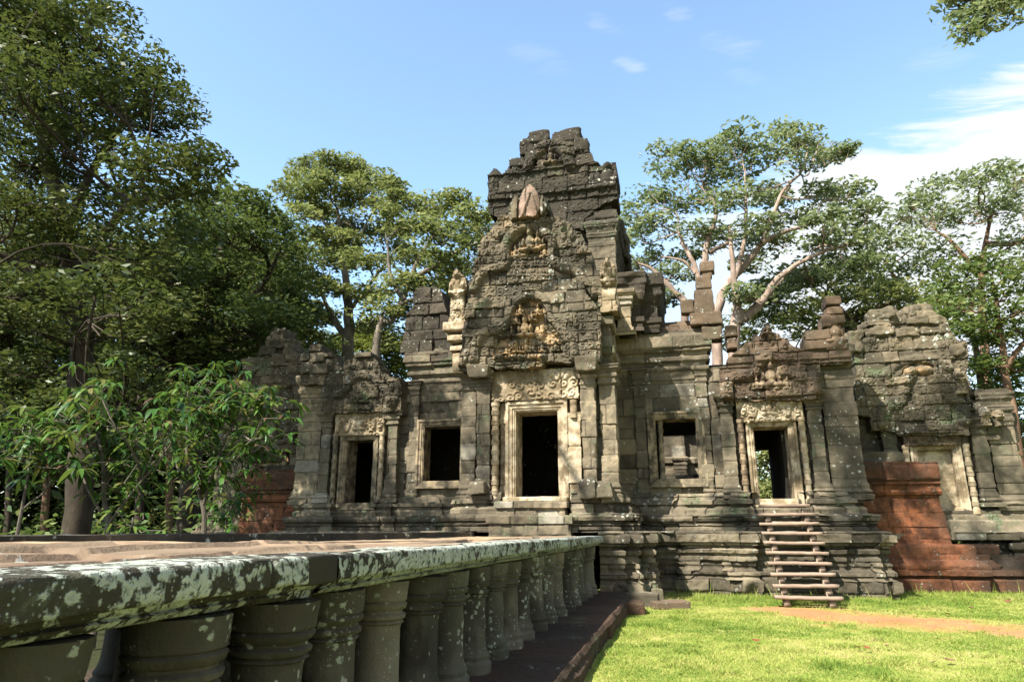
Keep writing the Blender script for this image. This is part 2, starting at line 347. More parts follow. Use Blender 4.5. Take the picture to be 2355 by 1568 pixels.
# ------------------------------------------------------------------ materials
def newmat(name):
    m = bpy.data.materials.new(name); m.use_nodes = True; return m, NT(m.node_tree)
def stone(name, tones, fresh=(.36, .28, .175), dark=.6, moss=.3, lich=.35, lscale=7.0, streak=.5, bump=.5, lcol=(.36, .37, .31), pale=0., pits=0., rosette=0., jdark=.45, keep=.85):
    m, T = newmat(name)
    pos = T.n('ShaderNodeNewGeometry').outputs['Position']
    at_ = T.n('ShaderNodeAttribute', attribute_name='blk'); sp = T.n('ShaderNodeSeparateColor', {0: at_.outputs[0]})
    r1, r2, fr = sp.outputs[0], sp.outputs[1], sp.outputs[2]
    big = T.noise(pos, .55, 5, .6); mid = T.noise(pos, 3.1, 6, .62); fine = T.noise(pos, 26, 5, .65); st = T.noise(T.scale(pos, (5.5, 5.5, .55)), 1.0, 5, .6)
    tt = T.math('ADD', T.math('MULTIPLY', r1, .62), T.math('MULTIPLY', T.math('SUBTRACT', mid, .36), 1.1), clamp=True)
    k = len(tones); col = T.ramp(tt, [(i/(k-1), c) for i, c in enumerate(tones)])
    col = T.mix(T.math('MULTIPLY', T.step(mid, .42, .62), fr), col, fresh)
    nf = T.math('SUBTRACT', 1.0, T.math('MULTIPLY', fr, keep))
    if pale: col = T.mix(T.math('MULTIPLY', T.step(r2, .955, .965), pale), col, (.235, .215, .17))         # later replacement blocks
    # black biofilm: in patches and running down in streaks
    dk = T.math('MAXIMUM', T.step(T.math('ADD', big, T.math('MULTIPLY', mid, .35)), .56, .76), T.math('MULTIPLY', T.step(st, .50, .68), streak))
    dk = T.math('MULTIPLY', T.math('MULTIPLY', dk, nf), T.math('ADD', dark*.75, T.math('MULTIPLY', r2, dark*.4)), clamp=True)
    col = T.mix(dk, col, (.027, .024, .017))
    # green moss and pale green crust
    mn = T.noise(pos, 1.25, 7, .66, .4); ms = T.math('MULTIPLY', T.math('MULTIPLY', T.step(mn, .56, .70), nf), moss, clamp=True)
    col = T.mix(ms, col, T.mix(T.step(fine, .45, .6), (.045, .055, .024), (.135, .155, .10)))
    # white lichen rosettes
    vor = T.n('ShaderNodeTexVoronoi', {'Vector': T.n('ShaderNodeVectorMath', {0: pos, 1: T.n('ShaderNodeVectorMath', {0: T.noise(pos, 9, 3, .6, 0, 1), 3: .07}, operation='SCALE').outputs[0]}, operation='ADD').outputs[0], 'Scale': lscale, 'Randomness': 1.0})
    gate = T.math('ADD', T.math('MULTIPLY', T.noise(pos, 1.7, 4, .6), .6), T.math('MULTIPLY', T.noise(pos, .5, 3, .6), .4)) if not rosette else T.noise(pos, 1.5, 4, .6)
    rad = T.math('MULTIPLY', T.math('SUBTRACT', gate, .5-.13*lich), 2.1)
    ls = T.step(T.math('ADD', T.math('SUBTRACT', rad, vor.outputs['Distance']), T.math('MULTIPLY', T.math('SUBTRACT', fine, .5), .9)), .02, .16)
    v2 = T.n('ShaderNodeTexVoronoi', {'Vector': pos, 'Scale': lscale*2.7}).outputs['Distance']
    l2 = T.math('MULTIPLY', T.step(T.math('ADD', v2, T.math('MULTIPLY', fine, .35)), .46, .30), T.step(T.math('ADD', T.math('MULTIPLY', T.noise(pos, 2.6, 4, .6), .5), T.math('MULTIPLY', T.noise(pos, .65, 3, .6), .5)), .58-.07*lich, .67-.07*lich))
    ls = T.math('MULTIPLY', T.math('MAXIMUM', ls, l2), T.math('MULTIPLY', nf, min(1., .55+lich)), clamp=True)
    ls = T.math('MULTIPLY', ls, T.step(fine, .33, .5))
    lc = T.mix(mid, tuple(.72*c for c in lcol), lcol)
    if rosette:
        lc = T.mix(T.math('MULTIPLY', T.step(vor.outputs['Distance'], .30, .05), rosette), lc, tuple(.5*c for c in lcol))
        vc = T.n('ShaderNodeSeparateColor', {0: vor.outputs['Color']}).outputs[0]; lc = T.mix(T.math('MULTIPLY', vc, .5), lc, tuple(.45*c for c in lcol))
    col = T.mix(ls, col, lc)
    col = T.mix(T.math('MULTIPLY', at_.outputs['Alpha'], jdark), col, (.016, .014, .010))                  # dark tint along the joints between blocks
    if pits: col = T.mix(T.math('MULTIPLY', T.step(T.n('ShaderNodeTexVoronoi', {'Vector': pos, 'Scale': 24.0}).outputs['Distance'], .30, .16), pits), col, (.03, .013, .008))
    col = T.mix(T.math('MULTIPLY', T.step(fine, .5, .75), .35), col, T.mix(.55, col, (.02, .018, .015)))
    bh = T.math('ADD', T.math('MULTIPLY', fine, .5), T.math('ADD', T.math('ADD', T.math('MULTIPLY', T.noise(pos, 70, 3, .6), .25), T.math('MULTIPLY', T.noise(pos, 11, 4, .6), .7)), T.math('MULTIPLY', ls, .25)))
    bp = T.n('ShaderNodeBump', {'Strength': bump, 'Distance': .03, 'Height': bh})
    b = T.n('ShaderNodeBsdfPrincipled', {'Base Color': col, 'Roughness': .93, 'Specular IOR Level': .18, 'Normal': bp.outputs[0]})
    T.n('ShaderNodeOutputMaterial', {0: b.outputs[0]})
    return m
SAND = [(.044, .037, .025), (.080, .066, .045), (.126, .105, .071), (.182, .150, .100), (.162, .148, .115)]
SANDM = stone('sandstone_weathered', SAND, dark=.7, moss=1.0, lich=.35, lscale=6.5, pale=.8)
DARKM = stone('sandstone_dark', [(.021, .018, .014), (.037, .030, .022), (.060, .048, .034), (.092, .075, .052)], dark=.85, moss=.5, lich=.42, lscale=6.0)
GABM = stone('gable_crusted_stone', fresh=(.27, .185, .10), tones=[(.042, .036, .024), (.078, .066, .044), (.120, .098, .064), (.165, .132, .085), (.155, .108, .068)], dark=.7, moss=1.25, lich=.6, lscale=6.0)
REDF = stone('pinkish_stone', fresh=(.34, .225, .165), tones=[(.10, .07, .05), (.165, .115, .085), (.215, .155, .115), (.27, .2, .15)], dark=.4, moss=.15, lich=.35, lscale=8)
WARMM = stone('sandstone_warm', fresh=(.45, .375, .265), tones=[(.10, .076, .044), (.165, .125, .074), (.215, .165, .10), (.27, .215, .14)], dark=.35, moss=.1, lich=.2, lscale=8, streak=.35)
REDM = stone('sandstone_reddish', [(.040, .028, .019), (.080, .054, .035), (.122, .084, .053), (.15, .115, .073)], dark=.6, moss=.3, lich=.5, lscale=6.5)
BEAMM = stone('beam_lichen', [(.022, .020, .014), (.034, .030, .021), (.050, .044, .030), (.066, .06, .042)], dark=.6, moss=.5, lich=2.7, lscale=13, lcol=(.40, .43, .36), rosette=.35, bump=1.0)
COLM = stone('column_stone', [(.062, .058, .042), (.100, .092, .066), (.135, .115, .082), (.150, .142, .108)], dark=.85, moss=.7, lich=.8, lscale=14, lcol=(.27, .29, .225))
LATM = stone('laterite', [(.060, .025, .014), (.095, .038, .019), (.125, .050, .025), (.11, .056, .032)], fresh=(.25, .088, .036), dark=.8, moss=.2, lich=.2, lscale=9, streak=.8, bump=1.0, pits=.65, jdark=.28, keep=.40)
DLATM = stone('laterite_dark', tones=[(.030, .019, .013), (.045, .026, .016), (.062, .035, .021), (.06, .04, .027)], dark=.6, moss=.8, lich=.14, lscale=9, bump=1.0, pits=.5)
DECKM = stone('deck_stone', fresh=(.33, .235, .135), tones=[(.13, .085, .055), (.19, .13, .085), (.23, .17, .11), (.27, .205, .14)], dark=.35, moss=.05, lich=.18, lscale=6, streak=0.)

def simple(name, build, rough=.8, spec=.3):
    m, T = newmat(name); pos = T.n('ShaderNodeNewGeometry').outputs['Position']
    col, h, st, di = build(T, pos)
    ins = {'Base Color': col, 'Roughness': rough, 'Specular IOR Level': spec}
    if h is not None: ins['Normal'] = T.n('ShaderNodeBump', {'Strength': st, 'Distance': di, 'Height': h}).outputs[0]
    T.n('ShaderNodeOutputMaterial', {0: T.n('ShaderNodeBsdfPrincipled', ins).outputs[0]}); return m
def _wood(T, pos):
    g = T.noise(T.scale(pos, (2.0, 30, 30)), 1.6, 6, .6); n = T.noise(pos, 2.5, 4, .6)
    c = T.ramp(T.math('ADD', T.math('MULTIPLY', g, .7), T.math('MULTIPLY', n, .3)), [(.3, (.10, .070, .050)), (.5, (.19, .138, .10)), (.7, (.27, .21, .155))])
    return c, g, .35, .01
WOODM = simple('weathered_wood', _wood, .75, .25)
def bark(name, c1, c2, c3, sc=6):
    def f(T, pos):
        n = T.noise(T.scale(pos, (1, 1, .35)), sc, 6, .65); g = T.noise(pos, .9, 4, .6)
        c = T.mix(T.step(g, .42, .62), T.ramp(n, [(.3, c1), (.55, c2), (.75, c3)]), tuple(.6*x for x in c2))
        return c, n, .6, .05
    return simple(name, f, .9, .15)
BARKD = bark('bark_dark', (.0180, .0144, .0102), (.0450, .0348, .0240), (.0840, .0690, .0480))
BARKP = bark('bark_pale', (.11, .075, .055), (.25, .185, .145), (.36, .30, .255), 5)
BARKG = bark('bark_grey', (.0600, .0510, .0390), (.1320, .1140, .0870), (.2160, .1920, .1560), 7)
BARKR = bark('bark_ruddy', (.0720, .0420, .0240), (.1500, .0900, .0570), (.2160, .1500, .1020), 5)
def leafmat(name, cols, trans=.35, gloss=.5):
    m, T = newmat(name)
    at_ = T.n('ShaderNodeAttribute', attribute_name='blk'); sp = T.n('ShaderNodeSeparateColor', {0: at_.outputs[0]})
    k = len(cols); c = T.ramp(sp.outputs[0], [(i/(k-1), x) for i, x in enumerate(cols)])
    b = T.n('ShaderNodeBsdfPrincipled', {'Base Color': c, 'Roughness': gloss+.08, 'Specular IOR Level': .28})
    t = T.n('ShaderNodeBsdfTranslucent', {0: T.mix(.35, T.mix(1.0, c, c), (.14, .17, .03))})
    T.n('ShaderNodeOutputMaterial', {0: T.n('ShaderNodeMixShader', {0: trans, 1: b.outputs[0], 2: t.outputs[0]}).outputs[0]})
    return m
LF_DARK = leafmat('leaf_dark', [(.0253, .0410, .0116), (.0440, .0645, .0177), (.0684, .0881, .0236), (.1027, .1075, .0343)], .28, .42)
LF_MID = leafmat('leaf_mid', [(.0453, .0775, .0232), (.0775, .1227, .0335), (.1162, .1680, .0453), (.1810, .2067, .0645)], .46, .42)
LF_DEEP = leafmat('leaf_deep', [(.0300, .0525, .0163), (.0525, .0850, .0238), (.0800, .1175, .0325), (.1250, .1475, .0450)], .34, .42)
LF_OLIVE = leafmat('leaf_olive', [(.0706, .0943, .0315), (.1335, .1651, .0551), (.2044, .2278, .0786), (.2986, .2907, .1179)], .46, .38)
LF_GREY = leafmat('leaf_greygreen', [(.0751, .1090, .0486), (.1313, .1726, .0787), (.2065, .2440, .1220), (.3003, .3286, .1782)], .46, .36)
LF_YEL = leafmat('leaf_yellowgreen', [(.0608, .0868, .0157), (.1042, .1302, .0244), (.1476, .1736, .0304), (.2083, .2170, .0434)], .4, .45)
LF_BROAD = leafmat('leaf_broad', [(.0169, .0477, .0092), (.0270, .0731, .0131), (.0462, .1155, .0169), (.0847, .1540, .0231), (.1232, .1155, .0308)], .38, .35)
LF_DRY = leafmat('leaf_dry', [(.0558, .0279, .0124), (.0930, .0496, .0217), (.1364, .0806, .0372)], .25, .7)
LF_GRASS = leafmat('grass_blade', [(.10, .17, .022), (.20, .265, .042), (.30, .32, .075), (.40, .33, .15)], .35, .6)
LF_FALL = leafmat('leaf_fallen', [(.1240, .0310, .0124), (.1736, .0558, .0217), (.1240, .0744, .0434), (.2170, .1488, .0930)], .15, .7)

PATH = [(5.9, 16.9), (6.6, 16.2), (7.6, 15.4), (9.0, 14.6), (11.0, 13.9), (14., 13.2)]
PATHW = [.9, 1.4, 1.4, 1.0, .7, .5]
def dirt_at(x, y):
    d = np.full(np.shape(x), 9.)
    for (a, b), (w1, w2) in zip(zip(PATH[:-1], PATH[1:]), zip(PATHW[:-1], PATHW[1:])):
        dx, dy = b[0]-a[0], b[1]-a[1]; t = np.clip(((x-a[0])*dx+(y-a[1])*dy)/(dx*dx+dy*dy), 0, 1)
        d = np.minimum(d, np.hypot(x-a[0]-t*dx, y-a[1]-t*dy)/(w1+(w2-w1)*t))
    d = d+.8*fbm(x*1.3, y*1.3, 0*x, 5, 4)+.6*fbm(x*4, y*4, 0*x, 6, 3)+.35*vnoise(x*13, y*13, 0*x, 7)
    return 1-sstep(d, .05, 1.5)
def _ground(T, pos):
    at_ = T.n('ShaderNodeAttribute', attribute_name='blk'); sp = T.n('ShaderNodeSeparateColor', {0: at_.outputs[0]})
    n = T.noise(pos, 1.1, 6, .6); f = T.noise(pos, 22, 5, .65)
    g = T.ramp(T.math('ADD', T.math('MULTIPLY', n, .5), T.math('MULTIPLY', f, .5)), [(.35, (.10, .14, .02)), (.5, (.19, .21, .045)), (.65, (.30, .25, .10))])
    d = T.ramp(T.math('ADD', T.math('MULTIPLY', n, .4), T.math('MULTIPLY', f, .6)), [(.3, (.19, .083, .037)), (.5, (.28, .132, .060)), (.7, (.34, .20, .105))])
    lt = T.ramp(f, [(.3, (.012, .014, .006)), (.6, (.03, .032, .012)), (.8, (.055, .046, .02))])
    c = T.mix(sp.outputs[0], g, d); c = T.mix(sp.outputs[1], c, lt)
    return c, f, .6, .03
GROUNDM = simple('ground_soil_grass', _ground, .95, .1)

# ------------------------------------------------------------------ ground
gx = np.concatenate(([-400, -200, -100, -60, -40, -30], np.arange(-24, 2.3, 1.0), np.arange(2.4, 16, .12), np.arange(16.5, 30, 1.), [36, 50, 80, 150, 300, 500]))
gy = np.concatenate(([-60, -30, -15, -8], np.arange(-4, 5.9, .8), np.arange(6, 24.5, .12), np.arange(25, 40, 1.), [45, 60, 80, 120, 200, 400, 700]))
GX, GY = np.meshgrid(gx, gy)
GZ = .03*fbm(GX*.5, GY*.5, 0*GX, 3, 3)*sstep(GX, 2.4, 3.2)-.02
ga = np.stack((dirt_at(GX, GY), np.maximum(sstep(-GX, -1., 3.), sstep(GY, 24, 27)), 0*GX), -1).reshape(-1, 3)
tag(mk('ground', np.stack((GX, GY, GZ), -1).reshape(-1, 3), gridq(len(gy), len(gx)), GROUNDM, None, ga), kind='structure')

# ------------------------------------------------------------------ raised causeway
cw = root('stone_causeway', 'raised stone causeway on rows of short round columns leading to the temple door', 'causeway')
moulded('plinth', cw, DLATM, [(2.5, -3), (2.5, 17.35)], [(-.1, .02), (.2, .02), (.25, -.02), (.26, -.5), (.25, -1.1)], res=.04, seed=11, hm=.3, lm=1.2, rough=.8)
mk('base_floor', [(-2.4, -3, .24), (1.5, -3, .24), (1.5, 17.3, .24), (-2.4, 17.3, .24)], [(0, 1, 2, 3)], DLATM, cw)
BP = [(1.40, -.47), (1.515, -.46), (1.522, -.25), (1.518, .06), (1.512, .078), (1.495, .088), (1.45, .09), (1.395, .087), (1.382, .08), (1.376, .065), (1.368, .0), (1.35, -.005), (1.335, -.03), (1.328, -.01), (1.30, -.05), (1.285, -.14), (1.275, -.55)]
def edge_beam(nm, path, pr, sd):
    return moulded(nm, cw, BEAMM, path, pr, res=.02, seed=sd, hm=5., lm=1.9, rough=.75, joint=1.8, amp=.35)
edge_beam('edge_beam', [(1.78, 3.73), (1.78, 17.3)], BP, 21)
edge_beam('edge_beam', [(1.76, -3), (1.76, 3.42)], [(z, o+(.0 if o > -.2 else 0)) for z, o in BP], 24)
a = Acc(); rock(a, (1.71, 3.575, 1.445), (.30, .34, .15), 31, n=18, rough=.25, tone=.0)
a.make('patch_block', DARKM, cw)
moulded('corbel', cw, BEAMM, [(1.74, 3.40), (1.74, 3.75)], [(1.37, -.3), (1.365, .03), (1.34, .0), (1.33, -.02), (1.29, -.03), (1.28, -.4)], res=.02, seed=33, hm=4, lm=3, rough=1)
# far kerb, standing a little above the deck
moulded('kerb', cw, DARKM, [(-1.75, 17.2), (-1.75, -3)], [(1.3, 0), (1.5, .0), (1.6, -.01), (1.615, -.05), (1.61, -.35), (1.3, -.4)], res=.035, seed=26, hm=3, lm=1.1, rough=1.2, joint=1.5)
# (seen from the deck the kerb's inner face)
moulded('kerb', cw, DARKM, [(-1.70, -3), (-1.70, 17.2)], [(1.46, .0), (1.56, .0), (1.60, -.02), (1.605, -.08)], res=.03, seed=27, hm=3, lm=1.1, rough=1.2, joint=1.5)
dx = np.arange(-1.75, 1.70, .03); dy = np.arange(-3, 17.3, .03); DX, DY = np.meshgrid(dx, dy)
r1, r2, jd, lu, lv = blocks(DY, DX, 41, .62, 1.5, .018)
edgez = sstep(DX, .3, .75); sandy = 1-sstep(DX+.25*fbm(DX*.8, DY*.35, 0*DX, 4, 3), .15, .62)
stepk = (1-sstep(DY+.5*vnoise(DX*2, DY*1.2, 0*DX, 8), 4.6, 6.2))*np.where(DX < 1.36+.05*vnoise(DY*2.2, 0*DY, 0*DY, 3), .032, 0)+(1-sstep(DY, 5.0, 7.0))*np.where(DX < .86+.10*vnoise(DY*1.4, 0*DY, 0*DY, 4), .030, 0)*(1-sstep(DX, -.2, -1.2)*0)
DZ = 1.502+stepk+(1-sandy)*((r1-.5)*.045+(r2-.5)*.02*lu-.03*jd)+.012*fbm(DX*3, DY*3, 0*DX, 6, 4)+.006*fbm(DX*1, DY*.4, 0*DX, 9, 2)
mk('deck', np.stack((DX, DY, DZ), -1).reshape(-1, 3), gridq(len(dy), len(dx)), DECKM, cw, np.stack((r1*.7, r2, np.clip(sandy*1.3, 0, 1)), -1).reshape(-1, 3))
mk('underside', [(-2., -3, 1.285), (1.6, -3, 1.285), (1.6, 17.3, 1.285), (-2., 17.3, 1.285)], [(0, 1, 2, 3)], DARKM, cw)
CP = [(.24, .24), (.34, .245), (.37, .215), (.41, .225), (.45, .20), (.50, .185), (.56, .178), (.94, .172), (.975, .176), (.99, .198), (1.005, .180), (1.02, .204), (1.045, .210), (1.062, .184), (1.075, .184), (1.09, .208), (1.12, .220), (1.135, .202), (1.145, .214), (1.28, .224), (1.285, .1)]
ys = [-1.7, -.92, -.15, .6, 1.36, 2.1, 2.88, 3.58, 4.37, 5.11, 5.85, 6.6, 7.35, 8.15, 8.89, 9.66, 10.5, 11.4, 12.25, 13.15, 14.05, 14.95, 15.8, 16.6]
rg = np.random.RandomState(5)
cols_ = []
for k in range(9):
    a = Acc(); sc = 1+.10*(rg.rand()-.5)
    lathe(a, 0, 0, [(z, r*sc) for z, r in CP], n=36, seed=50+k, rough=(.007, .018, .012)[k % 3], A=(rg.rand(), rg.rand(), 0), res=.03, square=.0)
    o = a.make('column', COLM, cw); cols_.append(o)
first = set()
for row, X in enumerate((1.52, -1.35, .1)):
    for i, y in enumerate(ys):
        k = (i*4+row*2) % 9
        if k in first: o = cols_[k].copy(); COL.objects.link(o); o.parent = cw
        else: o = cols_[k]; first.add(k)
        o.location = (X+.03*(rg.rand()-.5), y+.05*(rg.rand()-.5), 0); o.rotation_euler = (R(3*(rg.rand()-.5)), R(3*(rg.rand()-.5)), rg.rand()*6.28)

# ------------------------------------------------------------------ temple
tp = root('stone_temple', 'ruined sandstone temple gateway with a carved central door gable and tower', 'temple')
def frame(parent, x0, x1, z0, z1, Y, w=.22, depth=.55, mat=WARMM, seed=1, name='door_frame'):
    k = w/.22
    pr = [(Y+depth, 0), (Y+.02, 0), (Y, .012), (Y, .03*k), (Y-.025, .035*k), (Y-.025, .075*k), (Y-.055, .08*k), (Y-.055, .12*k), (Y-.07, .13*k), (Y-.07, .15*k), (Y-.10, .155*k), (Y-.10, .215*k), (Y-.07, .22*k), (Y+.15, .225*k)]
    # clockwise seen from +z of (x, z) so that the outside lies to the right of travel away from the opening
    return moulded(name, parent, mat, [(x0, z0), (x1, z0), (x1, z1), (x0, z1)], pr, res=.022, seed=seed, hm=9, lm=3.5, amp=.15, close=True, plane='xz', fresh=.75, joint=.3, rough=.35)
def pilaster(parent, x0, x1, yf, yb, z0, z1, seed, mat=SANDM, cap=.55, base=.42, carve=0., name='pilaster', fresh=0., s=1.0, acc=None, tone=None):
    pr = [(z0, .10*s), (z0+base*.25, .11*s), (z0+base*.3, .05*s), (z0+base*.45, .085*s), (z0+base*.6, .03*s), (z0+base*.75, .045*s), (z0+base, 0), (z1-cap, 0), (z1-cap*.93, .035*s), (z1-cap*.84, .035*s), (z1-cap*.8, .01*s), (z1-cap*.66, .015*s), (z1-cap*.6, .06*s), (z1-cap*.48, .075*s), (z1-cap*.42, .04*s), (z1-cap*.3, .07*s), (z1-cap*.2, .13*s), (z1-cap*.03, .15*s), (z1, .14*s), (z1, -.25)]
    return moulded(name, parent, mat, [(x0, yb), (x0, yf), (x1, yf), (x1, yb)], pr, res=.024, seed=seed, hm=.42, lm=1.5, amp=.6, fresh=fresh, acc=acc, tone=tone)
def colonette(parent, x, y, z0, z1, r, seed, mat=WARMM, tone=.5):
    pr = [(z0, r*1.25), (z0+.12, r*1.25), (z0+.13, r)]; z = z0+.16
    H = z1-z0; k = max(4, int(H/.30)); st = (H-.3)/k
    for i in range(k):
        zc = z0+.15+st*(i+.5)
        for q in (-.055, -.02, .015, .05):
            pr += [(zc+q-.012, r*.92), (zc+q-.008, r*1.16), (zc+q+.010, r*1.16), (zc+q+.014, r*.92)]
        if i < k-1: pr += [(zc+.08, r*.9), (zc+st-.08, r*.9)]
    pr += [(z1-.12, r), (z1-.1, r*1.2), (z1, r*1.2)]
    a = Acc(); lathe(a, x, y, pr, n=14, seed=seed, rough=.006, A=(tone, .5, .6), res=.03)
    return a.make('colonette', mat, parent)
def lintel(parent, x0, x1, z0, z1, Y, seed, mat=WARMM, scr=.06, cell=.2, figs=(), fresh=.8):
    P = [(x0, z0), (x1, z0), (x1, z1), (x0, z1)]
    f = [('fresh', [(x0-.1, z0-.1), (x1+.1, z0-.1), (x1+.1, z1+.1), (x0-.1, z1+.1)], fresh), ('band', z0+.02, z0+.09, .02)]
    return relief('lintel', parent, mat, P, Y, f+list(figs), res=.02, thick=.6, seed=seed, hm=3, lm=4, scr=(scr, cell), amp=.2, rough=.5, erode=.015)
# lower plinth (right of the causeway, then the far side), upper plinth
LOW = [(0, .06), (.10, .07), (.16, .10), (.42, .09), (.46, .02), (.50, .0), (.54, .055), (.62, .06), (.66, .0), (.70, -.05), (.74, -.05), (.78, -.02), (.98, -.02), (1.0, -.06), (1.04, -.06), (1.08, .01), (1.16, .03), (1.2, -.02), (1.24, -.05), (1.28, .05), (1.33, .06), (1.36, .12), (1.60, .13), (1.63, .10), (1.64, -.3), (1.64, -1.2)]
RP = [(1.75, 17.35), (2.35, 17.35), (2.35, 17.6), (2.66, 17.6), (2.66, 17.95), (3.0, 17.95), (3.0, 19.9), (3.55, 19.9), (3.55, 19.82), (4.9, 19.82), (4.9, 19.55), (5.55, 19.55), (5.55, 19.75), (7.2, 19.75), (7.2, 19.55), (7.75, 19.55), (7.75, 19.7), (8.5, 19.7), (8.5, 20.0), (8.85, 20.0), (8.85, 22.3), (10, 22.3)]
moulded('lower_plinth', tp, SANDM, RP, LOW, res=.025, seed=101, hm=.30, lm=.7, rough=1.5, amp=1.9)
LP = [(-x, y) for x, y in RP][::-1]
moulded('lower_plinth', tp, SANDM, [(-10, 22.3), (-8.85, 22.3), (-8.85, 20.), (-7.75, 19.7), (-4.9, 19.55), (-3.0, 19.9), (-3., 17.95), (-2.35, 17.6), (-1.75, 17.35)], LOW, res=.06, seed=102, hm=.30, lm=.9, rough=1.2)
UPP = [(1.6, .06), (1.72, .06), (1.75, .0), (1.79, .05), (1.84, .05), (1.87, .0), (1.90, .09), (1.98, .12), (2.05, .10), (2.07, .02), (2.09, -.12), (2.12, -.13), (2.2, -.12), (2.28, -.20), (2.33, -.20), (2.36, -.14), (2.46, -.15), (2.5, -.24), (2.6, -.25), (2.66, -.30), (2.68, -.9)]
RU = [(.95, 17.95), (2.2, 17.95), (2.2, 18.15), (2.45, 18.15), (2.45, 18.4), (2.6, 18.4), (2.6, 20.3), (3.25, 20.3), (3.25, 20.22), (4.85, 20.22), (4.85, 20.1), (5.35, 20.1), (5.35, 20.05), (5.8, 20.05), (5.8, 20.35), (6.9, 20.35), (6.9, 20.05), (7.4, 20.05), (7.4, 20.15), (8.4, 20.15), (8.4, 20.4), (8.7, 20.4), (8.7, 22.5)]
cutR = lambda x, y, z: (np.abs(np.abs(x)-6.35) < .52) & (z > 2.3)
moulded('upper_plinth', tp, SANDM, RU, UPP, res=.024, seed=103, hm=.24, lm=.6, rough=1.4, amp=1.6, cut=cutR)
moulded('upper_plinth', tp, SANDM, [(-x, y) for x, y in RU][::-1], UPP, res=.03, seed=104, hm=.24, lm=.8, rough=1.1, cut=cutR)
# door step in the middle
moulded('door_step', tp, SANDM, [(-1.1, 18.3), (-1.1, 17.75), (.95, 17.75), (.95, 18.3)], [(1.5, .05), (1.78, .05), (1.82, .1), (2.0, .1), (2.02, .0), (2.04, -.1), (2.2, -.12), (2.22, -.05), (2.36, -.06), (2.40, -.1), (2.42, -.7)], res=.03, seed=105, hm=.3, lm=.6, fresh=.25, amp=.9)

# central porch: walls, door, pilasters, two-tiered gable
pc = moulded('porch', tp, SANDM, [(-2.05, 21.2), (-2.05, 18.62), (2.05, 18.62), (2.05, 21.2)], [(2.3, 0), (2.7, 0), (5.9, 0), (6.0, .1), (6.1, .1), (6.16, .02), (6.3, .05), (6.4, .15), (6.6, .16), (6.64, .05), (6.9, .05), (7.2, .05), (7.25, .12), (7.45, .14), (7.5, .05), (8.6, .0)], seed=110, hm=.40, lm=.7, cut=lambda x, y, z: (np.abs(x) < .8) & (y < 19) & (z > 2.2) & (z < 5.1))
frame(pc, -.585, .585, 2.52, 4.83, 18.42, .29, .75, WARMM, 111)
a = Acc(); rock(a, (0, 18.25, 2.40), (1.75, .5, .22), 7, n=16, rough=.35, tone=.7, fresh=1.); a.make('sill', WARMM, pc)
colonette(pc, -1.14, 18.28, 2.35, 5.1, .10, 112)
colonette(pc, 1.05, 18.36, 4.6, 5.1, .085, 113); 
moulded('door_lining', pc, WARMM, [(.9, 18.6), (.9, 18.36), (1.2, 18.36), (1.2, 18.6)], [(2.4, .03), (2.6, 0), (4.7, 0), (4.75, .02)], seed=114, hm=.8, lm=2, fresh=.9, res=.03)
moulded('door_lining', pc, WARMM, [(-1.03, 18.6), (-1.03, 18.45), (-.86, 18.45), (-.86, 18.6)], [(2.4, .03), (5.1, 0)], seed=115, hm=.8, lm=2, fresh=.5, res=.03)
lintel(pc, -1.27, 1.22, 5.12, 6.0, 18.3, 116, scr=.05, cell=.3, figs=[('fig', .0, 5.25, .42, .07), ('tube', [(.35, 5.75), (.5, 5.85), (.6, 5.7), (.7, 5.88), (.85, 5.72), (1., 5.88), (1.1, 5.7)], .07, .06)])
pilaster(pc, -1.66, -1.29, 18.2, 18.7, 2.45, 6.0, 117, SANDM, tone=.35)
pilaster(pc, 1.27, 1.66, 18.2, 18.7, 2.45, 6.0, 118, SANDM, tone=.55, fresh=.4)
pilaster(pc, -2.18, -1.76, 18.42, 18.9, 2.45, 6.05, 119, SANDM, tone=.35)
pilaster(pc, 1.76, 2.18, 18.42, 18.9, 2.45, 6.05, 120, SANDM, tone=.5, fresh=.35)
for xx, yy, zz, ss, sd in ((-1.55, 18.08, 5.95, (.55, .42, .36), 1), (1.5, 18.08, 6.0, (.5, .42, .38), 2), (1.78, 18.1, 2.66, (.62, .55, .42), 3), (1.42, 18.0, 2.68, (.5, .5, .5), 4), (-1.55, 18.05, 2.75, (.5, .45, .35), 5)):
    a = Acc(); rock(a, (xx, yy, zz), ss, 130+sd, n=14, rough=.8, tone=.6, taper=.2 if zz < 3 else -.25); a.make('corbel_block', GABM if zz > 3 else SANDM, pc)
g1 = crop(1750, 700, 2.09, 18.0)
lowpoly = [g1(*p) for p in [(75, 1560), (95, 1480), (130, 1100), (150, 1010), (290, 1005), (325, 965), (360, 1010), (470, 985), (560, 950), (680, 905), (810, 925), (950, 915), (1030, 840), (1110, 830), (1130, 930), (1240, 1075), (1250, 1380), (1240, 1480), (1000, 1500), (800, 1490), (760, 1545), (390, 1545), (330, 1530), (190, 1560)]]
tymp = [g1(*p) for p in [(380, 1440), (380, 1300), (480, 1290), (500, 1210), (520, 1110), (560, 1040), (640, 980), (760, 1000), (800, 1070), (800, 1150), (900, 1250), (930, 1330), (930, 1420)]]
